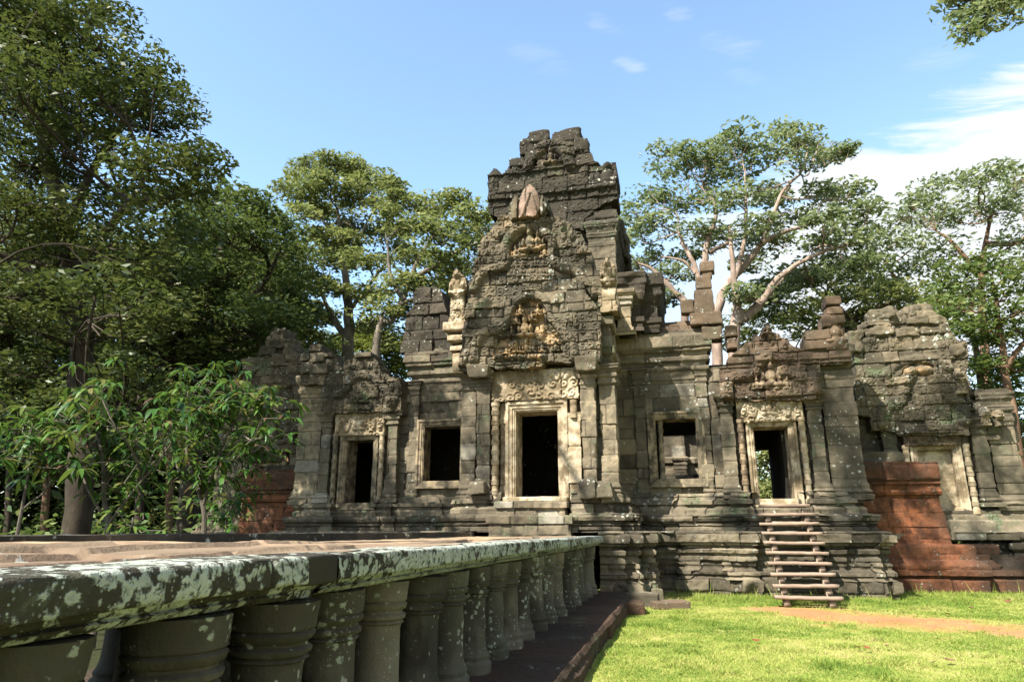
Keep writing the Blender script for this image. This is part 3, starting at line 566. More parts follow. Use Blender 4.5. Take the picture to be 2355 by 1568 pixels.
feat = [('tube', [g1(*p) for p in [(215, 1470), (225, 1350), (310, 1255), (420, 1225), (500, 1160), (505, 1090), (540, 1010), (640, 945), (690, 940), (770, 985), (800, 1040), (810, 1120), (880, 1220), (960, 1270), (1010, 1360), (1030, 1450)]], .155, .17),
        ('tube', [g1(*p) for p in [(110, 1500), (160, 1400), (150, 1300)]], .13, .10), ('tube', [g1(*p) for p in [(1190, 1460), (1170, 1370), (1150, 1300)]], .13, .10),
        ('sink', tymp, .14), ('fresh', tymp, 1.25),
        ('leaf', [g1(*p) for p in [(150, 1250), (200, 1100), (330, 1080), (430, 1050), (500, 1000)]], .2, .12), ('leaf', [g1(*p) for p in [(830, 1000), (930, 990), (1000, 1100), (1060, 1200), (1120, 1240)]], .2, .10),
        ('leaf', [g1(*p) for p in [(400, 950), (560, 920)]], .16, .08)]
feat += [('fig', *g1(u, v), s_, .16) for u, v, s_ in ((625, 1290, .62), (690, 1160, .3), (590, 1120, .34), (560, 1190, .3), (735, 1120, .34), (520, 1285, .28), (480, 1440, .3), (560, 1420, .33), (640, 1420, .36), (770, 1420, .33), (880, 1410, .3), (700, 1420, .28))]
feat += [('blob', *g1(745, 1240), .17, .26, .14), ('blob', *g1(530, 1350), .16, .14, .12), ('band', g1(0, 1545)[1], g1(0, 1520)[1], .07, [g1(*p) for p in [(390, 1560), (390, 1490), (755, 1490), (755, 1560)]]), ('band', g1(0, 1515)[1], g1(0, 1495)[1], .10, [g1(*p) for p in [(390, 1560), (390, 1480), (755, 1480), (755, 1560)]]),
         ('fresh', [g1(*p) for p in [(370, 1570), (360, 1430), (770, 1430), (770, 1570)]], 1.3)]
for k in range(16):
    u = 385+k*27; feat.append(('blob', *g1(u, 1445+6*(k % 3)), .09, .11, .10))
gl = relief('lower_gable', pc, GABM, lowpoly, 18.0, feat, res=.021, thick=.75, seed=140, scr=(.036, .22), hm=.36, lm=.62, rough=.65, amp=1.1)
g2 = crop(1750, 700, 2.09, 18.45)
uppoly = [g2(*p) for p in [(150, 1150), (150, 900), (190, 790), (205, 690), (235, 640), (240, 570), (280, 480), (345, 430), (350, 385), (395, 370), (405, 325), (440, 290), (490, 275), (505, 230), (540, 150), (575, 160), (590, 180), (600, 130), (630, 95), (680, 65), (715, 100), (750, 145), (775, 140), (800, 170), (825, 210), (815, 240), (790, 290), (830, 315), (890, 295), (960, 330), (1000, 350), (1025, 410), (1080, 430), (1110, 510), (1140, 570), (1170, 600), (1185, 690), (1230, 760), (1260, 850), (1290, 940), (1390, 945), (1395, 1080), (1250, 1110)]]
tymp2 = [g2(*p) for p in [(505, 640), (510, 560), (560, 480), (620, 440), (670, 430), (760, 470), (830, 520), (820, 640)]]
feat = [('tube', [g2(*p) for p in [(210, 900), (270, 790), (370, 740), (460, 720), (490, 650), (470, 590), (480, 510), (540, 430), (640, 395), (690, 385), (760, 420), (840, 500), (850, 600), (870, 680), (950, 730), (1050, 760), (1110, 850), (1180, 950)]], .155, .17),
        ('tube', [g2(*p) for p in [(410, 470), (480, 410), (560, 370), (680, 350), (800, 370)]], .12, .10),
        ('sink', tymp2, .16), ('fresh', tymp2, 1.2), ('fig', *g2(670, 600), .75, .24), ('fig', *g2(740, 570), .5, .2), ('fig', *g2(590, 640), .45, .15), ('fig', *g2(550, 650), .4, .13), ('fig', *g2(790, 640), .4, .13),
        ('band', g2(0, 668)[1], g2(0, 645)[1], .12, [g2(*p) for p in [(530, 680), (530, 640), (820, 640), (820, 680)]]),
        ('leaf', [g2(*p) for p in [(230, 720), (270, 590), (330, 480), (420, 400)]], .24, .13), ('leaf', [g2(*p) for p in [(900, 350), (980, 420), (1050, 500), (1120, 620)]], .24, .14), ('leaf', [g2(*p) for p in [(280, 680), (340, 570), (400, 500)]], .2, .1), ('leaf', [g2(*p) for p in [(930, 450), (990, 560), (1060, 650)]], .2, .1),
        ('blob', *g2(675, 190), .34, .62, .30), ('blob', *g2(560, 230), .14, .38, .18), ('blob', *g2(780, 210), .14, .32, .18), ('tube', [g2(*p) for p in [(640, 280), (680, 200), (720, 280)]], .08, .08), ('tube', [g2(*p) for p in [(600, 290), (640, 240)]], .07, .07),
        ('fresh', [g2(*p) for p in [(580, 320), (590, 120), (680, 50), (760, 140), (750, 320)]], .7), ('fresh', [g2(*p) for p in [(330, 450), (420, 300), (560, 320), (760, 320), (800, 410), (520, 420)]], .35)]
feat += [('fig', *g2(u, 720), .3, .10) for u in (555, 610, 715, 780)] + [('fig', *g2(u, 800), .36, .09) for u in (520, 600, 680, 760, 840)]
gu = relief('upper_gable', pc, GABM, uppoly, 18.45, feat, res=.021, thick=.8, seed=141, scr=(.038, .24), hm=.36, lm=.62, rough=.65, amp=1.1)
def finial(parent, px, py, pw, ph, Y, seed, mat=WARMM, name='finial', th=.45, fresh=.8):
    c = at(px, py, Y); u = at(px+pw, py, Y)[0]-c[0]; H = at(px, py-ph, Y)[2]-c[2]
    x, z = c[0], c[2]
    P = [(x-.5*u, z), (x+.5*u, z), (x+.52*u, z+.1*H), (x+.42*u, z+.14*H), (x+.42*u, z+.5*H), (x+.5*u, z+.58*H), (x+.42*u, z+.85*H), (x+.2*u, z+.92*H), (x+.02*u, z+H), (x-.2*u, z+.95*H), (x-.42*u, z+.8*H), (x-.48*u, z+.6*H), (x-.36*u, z+.5*H), (x-.38*u, z+.14*H), (x-.5*u, z+.1*H)]
    f = [('fig', x, z+.5*H, .42*H, .12), ('leaf', [(x-.35*u, z+.6*H), (x, z+.9*H), (x+.35*u, z+.6*H)], .16, .1), ('tube', [(x-.3*u, z+.52*H), (x, z+.48*H), (x+.3*u, z+.52*H)], .06, .08), ('fresh', [(x-u, z-.1), (x+u, z-.1), (x+u, z+H+.1), (x-u, z+H+.1)], fresh)]
    return relief(name, parent, mat, P, Y, f, res=.02, thick=th, seed=seed, hm=.5, lm=1.2, amp=.7, scr=(.04, .14), erode=.03)
q = crop(1750, 700, 2.09, 18.2)
for k, (P, nm) in enumerate((([(575, 325), (572, 250), (590, 190), (610, 140), (645, 95), (680, 62), (712, 92), (742, 140), (757, 200), (760, 260), (735, 318), (700, 330)], 'lotus_bud'), ([(505, 330), (520, 230), (545, 165), (560, 148), (575, 175), (570, 250), (572, 328)], 'bud_petal'), ([(755, 300), (758, 190), (770, 140), (795, 165), (825, 210), (812, 245), (770, 300)], 'bud_petal'))):
    P = [q(*p) for p in P]; cx_ = sum(p[0] for p in P)/len(P); z0_ = min(p[1] for p in P)
    ft = [('blob', cx_, z0_+.5, .34, .85, .20), ('fresh', [(cx_-2, z0_-1), (cx_+2, z0_-1), (cx_+2, z0_+3), (cx_-2, z0_+3)], .9), ('tube', [q(620, 310), q(660, 200), q(680, 150)], .05, .06), ('tube', [q(735, 310), q(705, 200), q(685, 150)], .05, .06)] if k == 0 else [('blob', cx_, z0_+.35, .14, .5, .16)]
    relief(nm, pc, REDF if k == 0 else GABM, P, 18.2-.05*(k == 0), ft, res=.02, thick=.6, seed=152+k, hm=2, lm=2, amp=.4, rough=.5, erode=.02)
finial(pc, 1049, 742, 42, 124, 18.35, 150, WARMM)
finial(pc, 1400, 718, 42, 130, 18.35, 151, WARMM)
a = Acc()
for (px, py, w_, h_, sd) in ((1049, 755, .66, .26, 1), (1052, 782, .5, .18, 2), (1056, 806, .42, .16, 3), (1060, 840, .34, .6, 4)):
    p = at(px, py, 18.5); rock(a, p, (w_, .6, h_), 160+sd, n=12, rough=.5, tone=.7, fresh=.8)
each(a, 'bracket_stone', WARMM, pc)

# tower over the crossing
TW = [(5.8, 0), (7.4, 0), (7.5, .12), (7.7, .14), (7.8, .02), (8.0, .04), (8.1, .2), (8.4, .22), (8.5, .0), (10.2, -.02), (10.3, .06), (10.38, .06), (10.42, .0), (10.62, .0), (10.68, .08), (10.8, .08), (10.86, .02), (11.1, .04), (11.2, .10), (11.5, .22), (11.62, .12), (11.7, .24), (11.95, .26), (12.2, .2), (12.3, .05), (13.0, -.05), (13.05, -.6)]
tw = moulded('tower', tp, DARKM, [(-1.95, 21.7), (2.0, 21.7), (2.0, 26.2), (-1.95, 26.2)], TW, res=.04, seed=170, close=True, hm=.36, lm=.8, rough=1.2)
pilaster(tw, 1.25, 2.12, 21.42, 21.8, 9.2, 11.75, 171, SANDM, cap=.9, base=.3, tone=.25)
g3 = crop(1700, 450, 1.65, 21.35)
top = [g3(*p) for p in [(348, 640), (335, 560), (338, 450), (345, 385), (375, 343), (410, 360), (428, 388), (455, 345), (475, 310), (490, 282), (560, 270), (572, 262), (540, 235), (538, 200), (552, 160), (600, 140), (622, 112), (735, 113), (722, 160), (715, 178), (745, 172), (752, 160), (754, 118), (800, 112), (860, 95), (915, 122), (930, 160), (980, 212), (1005, 240), (1020, 290), (1045, 300), (1078, 328), (1110, 310), (1165, 305), (1172, 400), (1172, 540), (1100, 560), (960, 660), (960, 750), (420, 720), (400, 660)]]
hol = [g3(*p) for p in [(636, 335), (640, 292), (662, 288), (656, 330)]]
f3 = [('tube', [g3(*p) for p in [(600, 330), (640, 250), (740, 195), (830, 240), (870, 330)]], .22, .18), ('fig', *g3(745, 320), .62, .2), ('fig', *g3(830, 310), .45, .16), ('band', g3(0, 350)[1], g3(0, 325)[1], .12, [g3(*p) for p in [(650, 360), (650, 320), (840, 320), (840, 360)]]),
      ('fresh', [g3(*p) for p in [(650, 330), (660, 230), (830, 230), (850, 320)]], .6), ('fresh', [g3(*p) for p in [(520, 430), (540, 390), (900, 380), (880, 440)]], .4), ('band', g3(0, 445)[1], g3(0, 430)[1], .08), ('band', g3(0, 600)[1], g3(0, 545)[1], .12),
      ('leaf', [g3(*p) for p in [(375, 470), (375, 400)]], .5, .16), ('fig', *g3(1110, 480), 1.1, .15), ('leaf', [g3(*p) for p in [(450, 420), (540, 330)]], .35, .12), ('leaf', [g3(*p) for p in [(940, 330), (1040, 420)]], .35, .12)]
relief('tower_crest', tw, DARKM, top, 21.35, f3, res=.026, thick=1.3, seed=172, hm=.42, lm=.75, scr=(.03, .3), hole=lambda x, z: inpoly(x, z, hol), amp=1.3)
a = Acc()
for k, (u, v, w_, h_, rt_) in enumerate(((660, 140, .78, .46, .10), (590, 205, .5, .62, .0), (850, 135, .98, .5, -.05), (935, 190, .5, .5, .1), (520, 305, .62, .36, .05), (610, 285, .34, .52, 0))):
    p = g3(u, v); rock(a, (p[0], 21.75, p[1]), (w_, .9, h_), 190+k, rot=rt_, n=14, rough=.9, tone=.2)
each(a, 'crest_block', DARKM, tw)
a = Acc()                                        # rear crest, seen on the tower's right flank
for k, (y, z, s_) in enumerate(((24.6, 12.0, (.5, .9, .9)), (25.4, 11.6, (.5, .8, .8)), (25.9, 11.0, (.6, .7, .8)), (23.6, 12.3, (.4, .8, .6)))):
    rock(a, (2.15, y, z), s_, 180+k, tone=.4)
each(a, 'crest_block', DARKM, tw)

# central body beside the porch: window walls
def ztop(pts):
    xs, zs = zip(*pts); return lambda x: np.interp(x, xs, zs)
WINR, WINL = (3.13, 4.30, 3.10, 4.84), (-4.20, -2.98, 3.16, 4.88)
CW = [(2.3, 0), (6.0, 0), (6.05, .04), (6.12, .04), (6.14, .0), (6.3, .01), (6.36, .06), (6.44, .06), (6.47, .02), (6.55, .03), (6.62, .12), (6.72, .13), (6.76, .04), (6.86, .06), (6.92, .16), (7.0, .17), (7.04, .22), (7.36, .22), (7.4, .12), (7.6, .05), (7.62, -.5)]
for sgn, wn, sd in ((1, WINR, 200), (-1, WINL, 201)):
    pth = [(2.0, 20.85), (4.72, 20.85), (4.72, 21.6)] if sgn > 0 else [(-4.72, 21.6), (-4.72, 20.85), (-2.0, 20.85)]
    hw = moulded('window_wall', tp, SANDM, pth, CW, res=.024, seed=sd, hm=.42, lm=.8, amp=.8, cut=lambda x, y, z, q=wn: (x > q[0]-.1) & (x < q[1]+.1) & (y < 21.2) & (z > q[2]-.1) & (z < q[3]+.1))
    frame(hw, wn[0], wn[1], wn[2], wn[3], 20.80, .24, .6, SANDM, sd+5, 'window_frame')
    xa, xb = (2.25, 2.85) if sgn > 0 else (-4.72, -4.45)
    pilaster(hw, (4.40 if sgn > 0 else -4.70), (4.70 if sgn > 0 else -4.40), 20.72, 20.95, 2.5, 6.4, sd+7, SANDM, cap=.5, base=.5, s=.7, tone=.45)
    if sgn > 0:
        pilaster(hw, 2.55, 2.86, 20.74, 20.95, 2.5, 6.4, sd+8, SANDM, cap=.5, base=.5, s=.7, tone=.3)
        colonette(hw, 3.27, 21.0, 3.1, 4.84, .075, sd+9, SANDM, .6)
    # vault courses and ridge blocks above the cornice
    xr = (2.2, 4.6) if sgn > 0 else (-4.6, -2.2)
    moulded('vault', hw, REDM if sgn > 0 else DARKM, [(xr[0], 20.95), (xr[1], 20.95), (xr[1], 23)], [(7.55, .1), (7.75, .05), (7.95, -.05), (8.0, -.5), (7.9, -1.6)], seed=sd+10, hm=.26, lm=.42, res=.035)
    a = Acc()
    if sgn > 0:
        for k, (px, py, w_, h_, d_) in enumerate(((1622, 738, .95, .4, .7), (1636, 770, .6, .42, .6), (1618, 698, .62, .8, .5), (1617, 654, .46, .42, .45), (1625, 634, .30, .2, .3), (1625, 617, .44, .34, .45), (1580, 708, .4, .42, .4))):
            rock(a, at(px, py, 20.9), (w_, d_, h_), 210+k, n=12, rough=.5, tone=.75, taper=.0 if k != 2 else .15)
    if sgn < 0:
        q = crop(900, 1100, 1.493, 20.7)
        relief('ridge_gable', hw, DARKM, [q(*p) for p in [(985, 420), (985, 385), (1003, 340), (1012, 270), (1025, 195), (1062, 150), (1075, 60), (1100, 28), (1200, 20), (1235, 60), (1262, 170), (1290, 250), (1370, 260), (1370, 430)]], 20.7, [('leaf', [q(*p) for p in [(1040, 300), (1045, 200)]], .4, .12)], res=.03, thick=1.4, seed=236, hm=.45, lm=.6, amp=1.5, scr=(.03, .3))
    if sgn > 0: each(a, 'stone_block', REDM if sgn > 0 else DARKM, hw)
# stepped gable blocks between porch and tower, right and left
a = Acc()
moulded('', None, None, [(2.1, 23.5), (2.1, 20.3), (2.95, 20.3), (2.95, 20.55), (3.45, 20.55), (3.45, 23.5)], [(7.5, 0), (7.75, .0), (7.8, .06), (7.95, .06), (8.0, -.05), (8.4, -.05), (8.5, .05), (8.7, .12), (8.95, .14), (9.0, .2), (9.35, .2), (9.4, .1), (9.42, -.5)], seed=250, hm=.4, lm=.7, acc=a, res=.04)
a.make('shoulder', DARKM, tw)
pilaster(tw, 2.2, 2.62, 20.02, 20.5, 7.3, 8.75, 251, SANDM, cap=.5, base=.3, fresh=.6, tone=.7, name='bracket')

# the two door wings
def wing(sgn, sd):
    c = 6.35*sgn
    wall = moulded('side_wing', tp, SANDM, [(c-1.62, 20.75), (c-1.0, 20.75), (c-.99, 20.85), (c+.99, 20.85), (c+1.0, 20.75), (c+1.2, 20.75), (c+1.2, 20.78), (c+1.65, 20.78)], [(2.3, .05), (2.6, .0), (6.3, 0), (6.35, .05)], res=.024, seed=sd, hm=.4, lm=.55, amp=1.2,
                   cut=lambda x, y, z: (np.abs(x-c) < .6) & (z > 2.2) & (z < 4.7))
    frame(wall, c-.46, c+.46, 2.5, 4.5, 20.62, .22, .75, WARMM if sgn > 0 else SANDM, sd+1)
    colonette(wall, c-.82, 20.5, 2.35, 4.72, .085, sd+2, REDM if sgn > 0 else SANDM, .6); colonette(wall, c+.82, 20.5, 2.35, 4.72, .085, sd+3, WARMM, .9)
    lintel(wall, c-.9, c+.9, 4.62, 5.4, 20.48, sd+4, scr=.05, cell=.24, figs=[('fig', c, 4.8, .5, .09), ('tube', [(c-.75, 4.8), (c-.6, 5.15), (c-.45, 4.8), (c-.3, 5.15), (c-.15, 4.95)], .07, .06), ('tube', [(c+.75, 4.8), (c+.6, 5.15), (c+.45, 4.8), (c+.3, 5.15), (c+.15, 4.95)], .07, .06)])
    pilaster(wall, c-1.36, c-1.0, 20.45, 20.85, 2.5, 5.45, sd+5, SANDM, tone=.4); pilaster(wall, c+1.0, c+1.36, 20.45, 20.85, 2.5, 5.45, sd+6, SANDM, tone=.3)
    # corner pier
    x0, x1 = (c+1.45, c+2.3) if sgn > 0 else (c-2.3, c-1.45)
    pilaster(wall, x0, x1, 20.6, 22.6, 2.45, 6.75, sd+7, SANDM, cap=1.0, base=.5, s=1.1, tone=.3 if sgn > 0 else .6, fresh=0 if sgn > 0 else .5, name='corner_pier')
    return wall
wr, wl = wing(1, 300), wing(-1, 320)
q = crop(2750, 1100, 2.614, 20.35)
pr_ = [q(*p) for p in [(170, 1225), (155, 1000), (150, 890), (240, 880), (235, 800), (300, 730), (350, 690), (420, 610), (490, 590), (500, 540), (540, 525), (565, 560), (590, 480), (625, 438), (660, 480), (690, 525), (755, 530), (775, 575), (850, 600), (895, 650), (1010, 690), (1020, 570), (1060, 510), (1250, 510), (1250, 440), (1400, 440), (1435, 480), (1420, 590), (1450, 690), (1495, 695), (1490, 830), (1400, 850), (1180, 860), (1190, 1205), (1000, 1215), (330, 1225)]]
ty = [q(*p) for p in [(460, 1120), (470, 1010), (560, 960), (570, 870), (700, 820), (800, 880), (810, 960), (900, 1010), (900, 1110)]]
ft = [('tube', [q(*p) for p in [(230, 1190), (260, 1000), (400, 960), (530, 920), (570, 830), (680, 770), (790, 830), (820, 920), (960, 970), (1080, 1000), (1110, 1190)]], .16, .13), ('sink', ty, .06), ('fresh', ty, .5), ('fig', *q(690, 1090), .75, .2), ('fig', *q(600, 1110), .4, .14), ('fig', *q(780, 1110), .4, .14), ('fig', *q(540, 1110), .35, .12), ('fig', *q(850, 1110), .35, .12), ('fig', *q(650, 560), .4, .18), ('blob', *q(630, 510), .16, .3, .14),
      ('leaf', [q(*p) for p in [(440, 660), (600, 600), (760, 620), (880, 680)]], .22, .12), ('leaf', [q(*p) for p in [(200, 1150), (210, 950)]], .25, .1), ('leaf', [q(*p) for p in [(1140, 1150), (1130, 920)]], .25, .1), ('fig', *q(1350, 640), .75, .16), ('band', q(0, 1215)[1], q(0, 1150)[1], .08), ('band', q(0, 860)[1], q(0, 720)[1], .06)]
relief('wing_gable', wr, REDM, pr_, 20.3, ft, res=.024, thick=.8, seed=340, hm=.40, lm=.75, scr=(.035, .2), amp=1.2)
q = crop(1150, 1250, 3.136, 20.35)
pl_ = [q(*p) for p in [(340, 1150), (350, 1040), (350, 800), (70, 805), (70, 690), (100, 680), (110, 560), (115, 430), (215, 420), (222, 330), (350, 312), (360, 420), (480, 405), (560, 520), (600, 580), (620, 520), (660, 485), (700, 480), (740, 410), (860, 395), (970, 415), (985, 470), (1020, 500), (1060, 620), (1180, 680), (1200, 700), (1295, 700), (1320, 820), (1335, 1000), (1330, 1160), (1080, 1120), (930, 1130), (500, 1150)]]
ft = [('tube', [q(*p) for p in [(420, 1120), (440, 960), (600, 890), (700, 760), (800, 690), (950, 700), (1060, 800), (1150, 900), (1180, 1100)]], .14, .11), ('leaf', [q(*p) for p in [(640, 620), (760, 540), (900, 540), (1040, 640), (1150, 760), (1250, 860)]], .2, .12), ('fig', *q(790, 1020), .42, .14), ('fig', *q(720, 1020), .3, .12), ('fig', *q(870, 1020), .3, .12), ('blob', *q(1220, 900), .25, .5, .16), ('blob', *q(410, 890), .18, .5, .14), ('band', q(0, 1140)[1], q(0, 1050)[1], .08, [q(*p) for p in [(640, 1150), (640, 1040), (960, 1040), (960, 1150)]]), ('fresh', [q(*p) for p in [(630, 1130), (640, 1040), (1150, 1030), (1100, 1130)]], .5)]
relief('wing_gable', wl, GABM, pl_, 20.3, ft, res=.024, thick=.8, seed=341, hm=.40, lm=.7, scr=(.035, .2), amp=1.2)

for wall_, org, sc_, lst, mt in ((wr, (2750, 1100), 2.614, ((1308, 212, 140, 92), (1322, 312, 165, 86), (1330, 400, 190, 92), (1240, 420, 70, 120), (1150, 560, 240, 105), (1160, 660, 270, 105), (280, 640, 90, 110), (275, 520, 110, 110), (1345, 640, 160, 110)), REDM), (wl, (1150, 1250), 3.136, ((288, 358, 150, 90), (300, 470, 190, 120), (160, 470, 110, 90), (180, 600, 150, 130), (330, 610, 210, 120), (870, 440, 200, 70)), SANDM)):
    qq = crop(*org, sc_, 20.4); a = Acc()
    for k, (u, v, w_, h_) in enumerate(lst):
        p = qq(u, v); p2 = qq(u+w_, v-h_); rock(a, (p[0], 20.55, p[1]), (abs(p2[0]-p[0])*1.02, .7, abs(p2[1]-p[1])*1.03), 350+k, n=14, rough=.7, tone=.3+.5*((k*37) % 10)/10)
    each(a, 'stone_block', mt, wall_)

# outer wings, set back behind the laterite
def outer(sgn, sd):
    c = 11.15*sgn
    wall = moulded('outer_wing', tp, SANDM, [(c-2.2, 24.5), (c-2.2, 23.1), (c-1.1, 23.1), (c-1.1, 22.95), (c+1.1, 22.95), (c+1.1, 23.1), (c+2.1, 23.1), (c+2.1, 26)], [(1.4, .55), (1.6, .55), (1.65, .45), (1.9, .4), (1.95, .3), (2.2, .3), (2.3, .12), (2.5, .1), (2.6, 0), (5.0, 0), (5.05, .1), (5.3, .12), (5.4, .05), (5.6, .2), (5.9, .22), (6.0, .1), (7.0, 0)], res=.035, seed=sd, hm=.4, lm=.6, amp=1.1,
                   cut=lambda x, y, z: ((np.abs(x-c) < .5) & (z > 2.2) & (z < 4.0) & (y < 23.2)) | ((z > 5.75) & (np.abs(x-c) > 1.25)))
    frame(wall, c-.46, c+.46, 2.3, 3.95, 22.8, .22, .7, WARMM, sd+1)
    a = Acc(); rock(a, (c, 23.15, 3.1), (1.1, .3, 1.9), sd, n=16, tone=.8, fresh=.8, rough=.3); a.make('blocking_stone', WARMM if sgn > 0 else DARKM, wall)
    colonette(wall, c-.8, 22.7, 2.1, 4.1, .085, sd+2, WARMM, .9); colonette(wall, c+.8, 22.7, 2.1, 4.1, .085, sd+3, WARMM, 1.0)
    lintel(wall, c-.85, c+.85, 4.05, 4.75, 22.65, sd+4, REDM, scr=.07, cell=.16, fresh=.35)
    pilaster(wall, c-1.4, c-1.0, 22.7, 23.1, 2.3, 4.9, sd+5, SANDM, tone=.4); pilaster(wall, c+1.0, c+1.4, 22.7, 23.1, 2.3, 4.9, sd+6, SANDM, tone=.5)
    pilaster(wall, c+1.5, c+2.2, 22.85, 24.5, 2.2, 5.6, sd+7, SANDM, tone=.5, cap=.9, s=1.1, name='corner_pier') if sgn > 0 else pilaster(wall, c-2.2, c-1.5, 22.85, 24.5, 2.2, 5.6, sd+7, SANDM, tone=.4, cap=.9, s=1.1, name='corner_pier')
    return wall
orr, ol = outer(1, 360), outer(-1, 380)
q = crop(3300, 1150, 2.24, 22.45)
p_ = [q(*p) for p in [(235, 1190), (225, 1060), (95, 1050), (85, 760), (95, 640), (80, 580), (50, 400), (50, 320), (110, 310), (170, 370), (205, 290), (250, 255), (255, 190), (310, 115), (450, 90), (490, 180), (570, 150), (570, 85), (720, 70), (785, 150), (890, 235), (915, 315), (970, 390), (1060, 405), (1090, 520), (1090, 640), (1080, 700), (1100, 840), (1115, 960), (1120, 1060), (1090, 1230), (980, 1235), (490, 1235), (350, 1190)]]
ft = [('tube', [q(*p) for p in [(330, 1130), (360, 980), (480, 930), (520, 820), (560, 720), (620, 660), (700, 640), (780, 680), (850, 800), (930, 900), (1010, 950), (1050, 1100)]], .18, .13), ('tube', [q(*p) for p in [(370, 700), (460, 600), (640, 560), (800, 590), (900, 640)]], .14, .09), ('sink', [q(*p) for p in [(510, 700), (520, 640), (640, 590), (770, 620), (780, 700)]], .12), ('fresh', [q(*p) for p in [(500, 700), (510, 630), (640, 570), (780, 600), (790, 700)]], 1.), ('blob', *q(580, 660), .2, .16, .16), ('blob', *q(715, 665), .2, .16, .16), ('leaf', [q(*p) for p in [(130, 440), (300, 300), (480, 230)]], .4, .12), ('leaf', [q(*p) for p in [(680, 180), (850, 320), (1000, 460)]], .35, .10), ('band', q(0, 1235)[1], q(0, 1150)[1], .08, [q(*p) for p in [(490, 1250), (490, 1140), (980, 1140), (980, 1250)]])]
relief('wing_gable', orr, GABM, p_, 22.5, ft, res=.026, thick=1.0, seed=400, hm=.38, lm=.6, scr=(.035, .2), amp=1.7)
p_ = [q(*p) for p in [(1130, 1260), (1130, 905), (1240, 915), (1255, 980), (1310, 985), (1340, 1040), (1370, 1010), (1400, 1040), (1405, 1150), (1435, 1190), (1390, 1260)]]
relief('wing_crest', orr, SANDM, p_, 22.7, [('leaf', [q(*p) for p in [(1300, 1100), (1380, 1100)]], .3, .15), ('fig', *q(1200, 1150), .5, .1)], res=.03, thick=1.2, seed=401, scr=(.05, .2), amp=1.3)
a = Acc()
for k, (px, py, w_, h_) in enumerate(((2318, 985, .3, .9), (2312, 1030, .5, .25), (2322, 1060, .35, .4), (2330, 1110, .4, .7), (2335, 1150, .5, .4))): rock(a, at(px, py, 23.8), (w_, .6, h_), 410+k, tone=.8)
each(a, 'stone_block', SANDM, orr)
q = crop(900, 1100, 1.493, 22.45)
p_ = [q(*p) for p in [(30, 1000), (40, 560), (60, 490), (140, 450), (150, 400), (170, 380), (205, 378), (215, 310), (245, 285), (272, 262), (300, 285), (330, 325), (350, 375), (380, 400), (415, 425), (430, 480), (440, 900), (380, 1000)]]
ft = [('tube', [q(*p) for p in [(80, 900), (110, 740), (190, 640), (230, 520), (270, 440), (310, 500), (350, 580), (400, 640), (420, 760)]], .2, .14), ('leaf', [q(*p) for p in [(90, 560), (180, 440), (270, 330), (350, 430), (410, 520)]], .36, .14), ('fig', *q(275, 390), .8, .14), ('fig', *q(270, 600), .9, .14), ('fig', *q(325, 950), 1.0, .2), ('fig', *q(240, 930), .5, .14)]
relief('wing_gable', ol, GABM, p_, 22.5, ft, res=.028, thick=1.0, seed=402, hm=.38, lm=.6, scr=(.04, .22), amp=2.0)

for wall_, org, sc_, lst, mt, yy in ((orr, (3300, 1150), 2.24, ((350, 150, 190, 110), (310, 228, 200, 60), (665, 122, 190, 105), (650, 205, 170, 70), (820, 205, 190, 70), (330, 300, 240, 70), (800, 290, 220, 80), (105, 390, 100, 160), (1020, 470, 110, 110), (560, 310, 180, 80)), REDM, 22.2), (ol, (900, 1100), 1.493, ((272, 300, 60, 70), (275, 350, 120, 60), (185, 395, 90, 60), (385, 440, 80, 70), (100, 480, 120, 70), (320, 420, 70, 60)), GABM, 22.2)):
    qq = crop(*org, sc_, yy); a = Acc()
    for k, (u, v, w_, h_) in enumerate(lst):
        p = qq(u, v); p2 = qq(u+w_, v-h_); rock(a, (p[0], yy+.62, p[1]), (abs(p2[0]-p[0])*1.05, .85, abs(p2[1]-p[1])*1.12), 470+k, rot=.07*((k*7) % 5-2), n=18, rough=1.9, tone=.2+.6*((k*37) % 10)/10)
    each(a, 'stone_block', mt if len(lst) < 10 else GABM, wall_)
finial(orr, 2212, 905, 28, 62, 22.35, 420, SANDM, fresh=.6); finial(orr, 2270, 978, 26, 44, 22.5, 421, SANDM, fresh=.9); finial(orr, 2302, 980, 24, 40, 22.5, 422, SANDM, fresh=.9)
# roofs and inner walls that make the rooms dark; far openings of door and window let the light in
rf = Acc()
def slab(a, x0, x1, y0, y1, z0, z1, A=(.2, .5, 0)):
    v = [(x, y, z) for z in (z0, z1) for x, y in ((x0, y0), (x1, y0), (x1, y1), (x0, y1))]
    a.add(v, [(0, 3, 2, 1), (4, 5, 6, 7), (0, 1, 5, 4), (1, 2, 6, 5), (2, 3, 7, 6), (3, 0, 4, 7)], A)
slab(rf, -8.6, -4.5, 21.1, 25.4, 6.2, 6.5); slab(rf, 4.5, 8.6, 21.1, 25.4, 6.2, 6.5); slab(rf, -4.5, 4.5, 21.0, 25.4, 7.0, 7.3); slab(rf, -2, 2, 18.9, 22, 6.2, 6.5)
rf.make('roof', DARKM, tp)
iw = Acc()
slab(iw, -8.6, 3.2, 25.0, 25.5, 0, 7.2); slab(iw, 3.2, 4.9, 25.0, 25.5, 0, 2.9); slab(iw, 3.2, 4.9, 25.0, 25.5, 4.95, 7.2); slab(iw, 4.9, 6.05, 25.0, 25.5, 0, 7.2); slab(iw, 6.05, 7.1, 25.0, 25.5, 4.35, 7.2); slab(iw, 7.1, 8.6, 25.0, 25.5, 0, 7.2)
